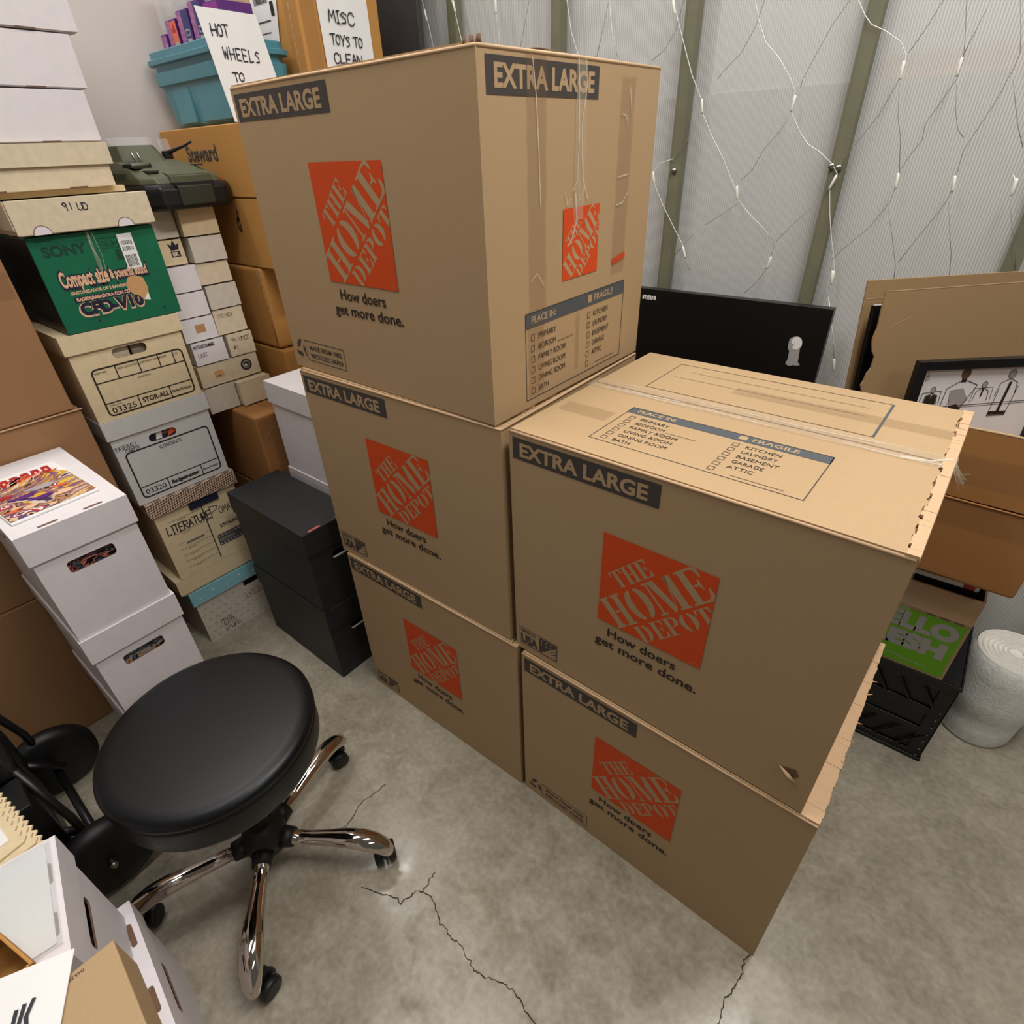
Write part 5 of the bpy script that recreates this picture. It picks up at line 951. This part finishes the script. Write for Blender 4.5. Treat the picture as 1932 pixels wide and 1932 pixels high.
# ================================================================ foreground boxes, lower left
t = lidded('white comic box at the bottom of the foreground pile with a narrow hand hole', 'comic box', -.953, -.506, 0, .260, .395, .290, .068, .005, math.radians(-6), 'white', None, 'slot', hole=(.075,.165,.175,.192,.008), face='+y', group='foreground white comic boxes', name='comic_box', slots=((.040,.381,.088,.3905),(.172,.381,.220,.3905)))
t = lidded('white comic box on top of the foreground pile, under a bagged board', 'comic box', -.966, -.503, .2915, .200, .385, .285, .070, .005, math.radians(-11), 'white', None, 'slot', hole=(.055,.165,.145,.190,.008), face='+y', group='foreground white comic boxes', name='comic_box', slots=((.042,.372,.080,.3805),(.130,.372,.168,.3805)))
for (x, y, z, r, lab) in ((-.91,-.128,.10,-6,'comic cover edge inside the lower foreground box'),(-.915,-.142,.40,-11,'comic cover edge inside the upper foreground box')):
    b = MB(); b.box((.05,0,0), (.17,.004,.11), M['art3']); o = b.build('comic_book', None, loc=(x,y,z), rot=(0,0,math.radians(r))); tag(o, lab, 'comic book')
t = thing('bagged_board', 'white backing board in a glossy clear bag on the upper foreground box', 'backing board', (-.946,-.383,.5775), math.radians(-11))
b = MB(); b.box((.010,0,0), (.183,.255,.0025), M['paper']); b.build('board', t, .0004)
b = MB(); b.box((.004,-.004,.003), (.189,.262,.0036), M['clear']); b.build('clear_bag', t)
P = Print((0,0,.0037), (1,0,0), (0,1,0), .0004); P.stroke([(.09,.10),(.11,.115),(.118,.14)], .002, M['marker'], 0); P.build('surface_marks', t)
for i, (x, y, z, lab) in enumerate(((-1.150,-.173,.4985,'lowest of three flat kraft paper bags with zigzag edges, beside the foreground comic box'), (-1.165,-.181,.5030,'middle of three flat kraft paper bags with zigzag edges'), (-1.180,-.192,.5075,'uppermost of three flat kraft paper bags with zigzag edges, partly under a white sheet'))):
    t = thing('paper_bag', lab, 'paper bag', (x, y, z), math.radians(8), 'kraft paper bags with zigzag edges')
    b = MB(); pl = [(0,-.26),(.19,-.26)]; n = 11
    for k in range(2*n+1): pl.append((.19-.19*k/(2*n), (.007 if k % 2 else 0)))
    b.prism(pl, 0, .0035, M['cream2']); b.build('bag_sheet', t)
t = thing('white_sheet', 'plain white sheet lying on the flat kraft paper bags', 'paper', (-1.16,-.40,.5115), math.radians(5)); b = MB(); b.box((0,0,0), (.165,.205,.001), M['paper']); b.build('sheet', t)
t = thing('brown_carton', 'low brown carton in deep shade under the flat paper bags', 'cardboard box', (-1.130,-.50,0), math.radians(2)); b = MB(); b.box((0,0,0), (.14,.24,.4975), M['kraft3']); b.build('carton_body', t, .003)
t = thing('brown_carton', 'tan carton with tiny print on top, nearest at the bottom edge', 'cardboard box', (-.629,-.436,.575), math.radians(-4))
b = MB(); b.box((0,0,0), (.185,.330,.078), M['kraft']); b.build('carton_body', t, .002)
P = Print((0,0,.078), (1,0,0), (0,1,0)); P.text('THIS SIDE UP', .006, .296, .0045, M['text'], 1, w=.03, tilt=-1.57) ; P.build('tiny_print', t)
t = thing('white_box', 'white box standing under the tan carton at the bottom left', 'storage box', (-.635,-.56,0), 0); b = MB(); b.box((0,0,0), (.24,.335,.574), M['white']); b.build('box_body', t, .002)
t = thing('brown_carton', 'orange-brown open carton at the left edge beside the white handwritten sheet', 'cardboard box', (-.740,-.3545,.5820), math.radians(14))
b = MB(); w, d, h = .120, .150, .072; K = M['kraft2']; b.box((0,0,0), (w,.004,h), K); b.box((0,d-.004,0), (w,d,h), K); b.box((0,.004,0), (.004,d-.004,h), K); b.box((w-.004,.004,0), (w,d-.004,h), K); b.box((.004,.004,0), (w-.004,d-.004,.004), K); b.build('carton_body', t, .001)
b = MB(); b.box((.004,.01,h-.004), (.04,d-.01,h-.001), K); b.build('inner_flap', t)
t = thing('handwritten_sheet', 'white paper sheet with bold black pen strokes at the bottom left corner', 'paper', (-.631,-.141,.6565), 0)
b = MB(); b.add([(0,0,.002),(.072,-.038,.001),(.20,-.11,.0),(.15,-.26,.0),(-.09,-.165,.0)], [(4,3,2,1,0)], M['paper']); b.add([(0,0,.0008),(.072,-.038,-.0002),(.20,-.11,-.001),(.15,-.26,-.001),(-.09,-.165,-.001)], [(0,1,2,3,4)], M['paper']); b.build('sheet', t)
P = Print((0,0,.0026), (1,0,0), (0,1,0), .0006); mk = M['marker']
for s_ in ([(.036,-.082),(.042,-.096),(.050,-.104)], [(.022,-.075),(.040,-.100)], [(.008,-.060),(.026,-.084),(.034,-.098)]): pass
P.stroke([(.020,-.049),(.032,-.060),(.048,-.064),(.060,-.062)], .0045, mk, 0); P.stroke([(.018,-.058),(.034,-.068),(.062,-.070)], .0045, mk, 0); P.stroke([(.017,-.066),(.036,-.076),(.062,-.080)], .0045, mk, 0); P.build('pen_strokes', t)
for o in bpy.data.objects:
    if o.type == 'MESH' and not o.data.materials: print('nomat', o.name)
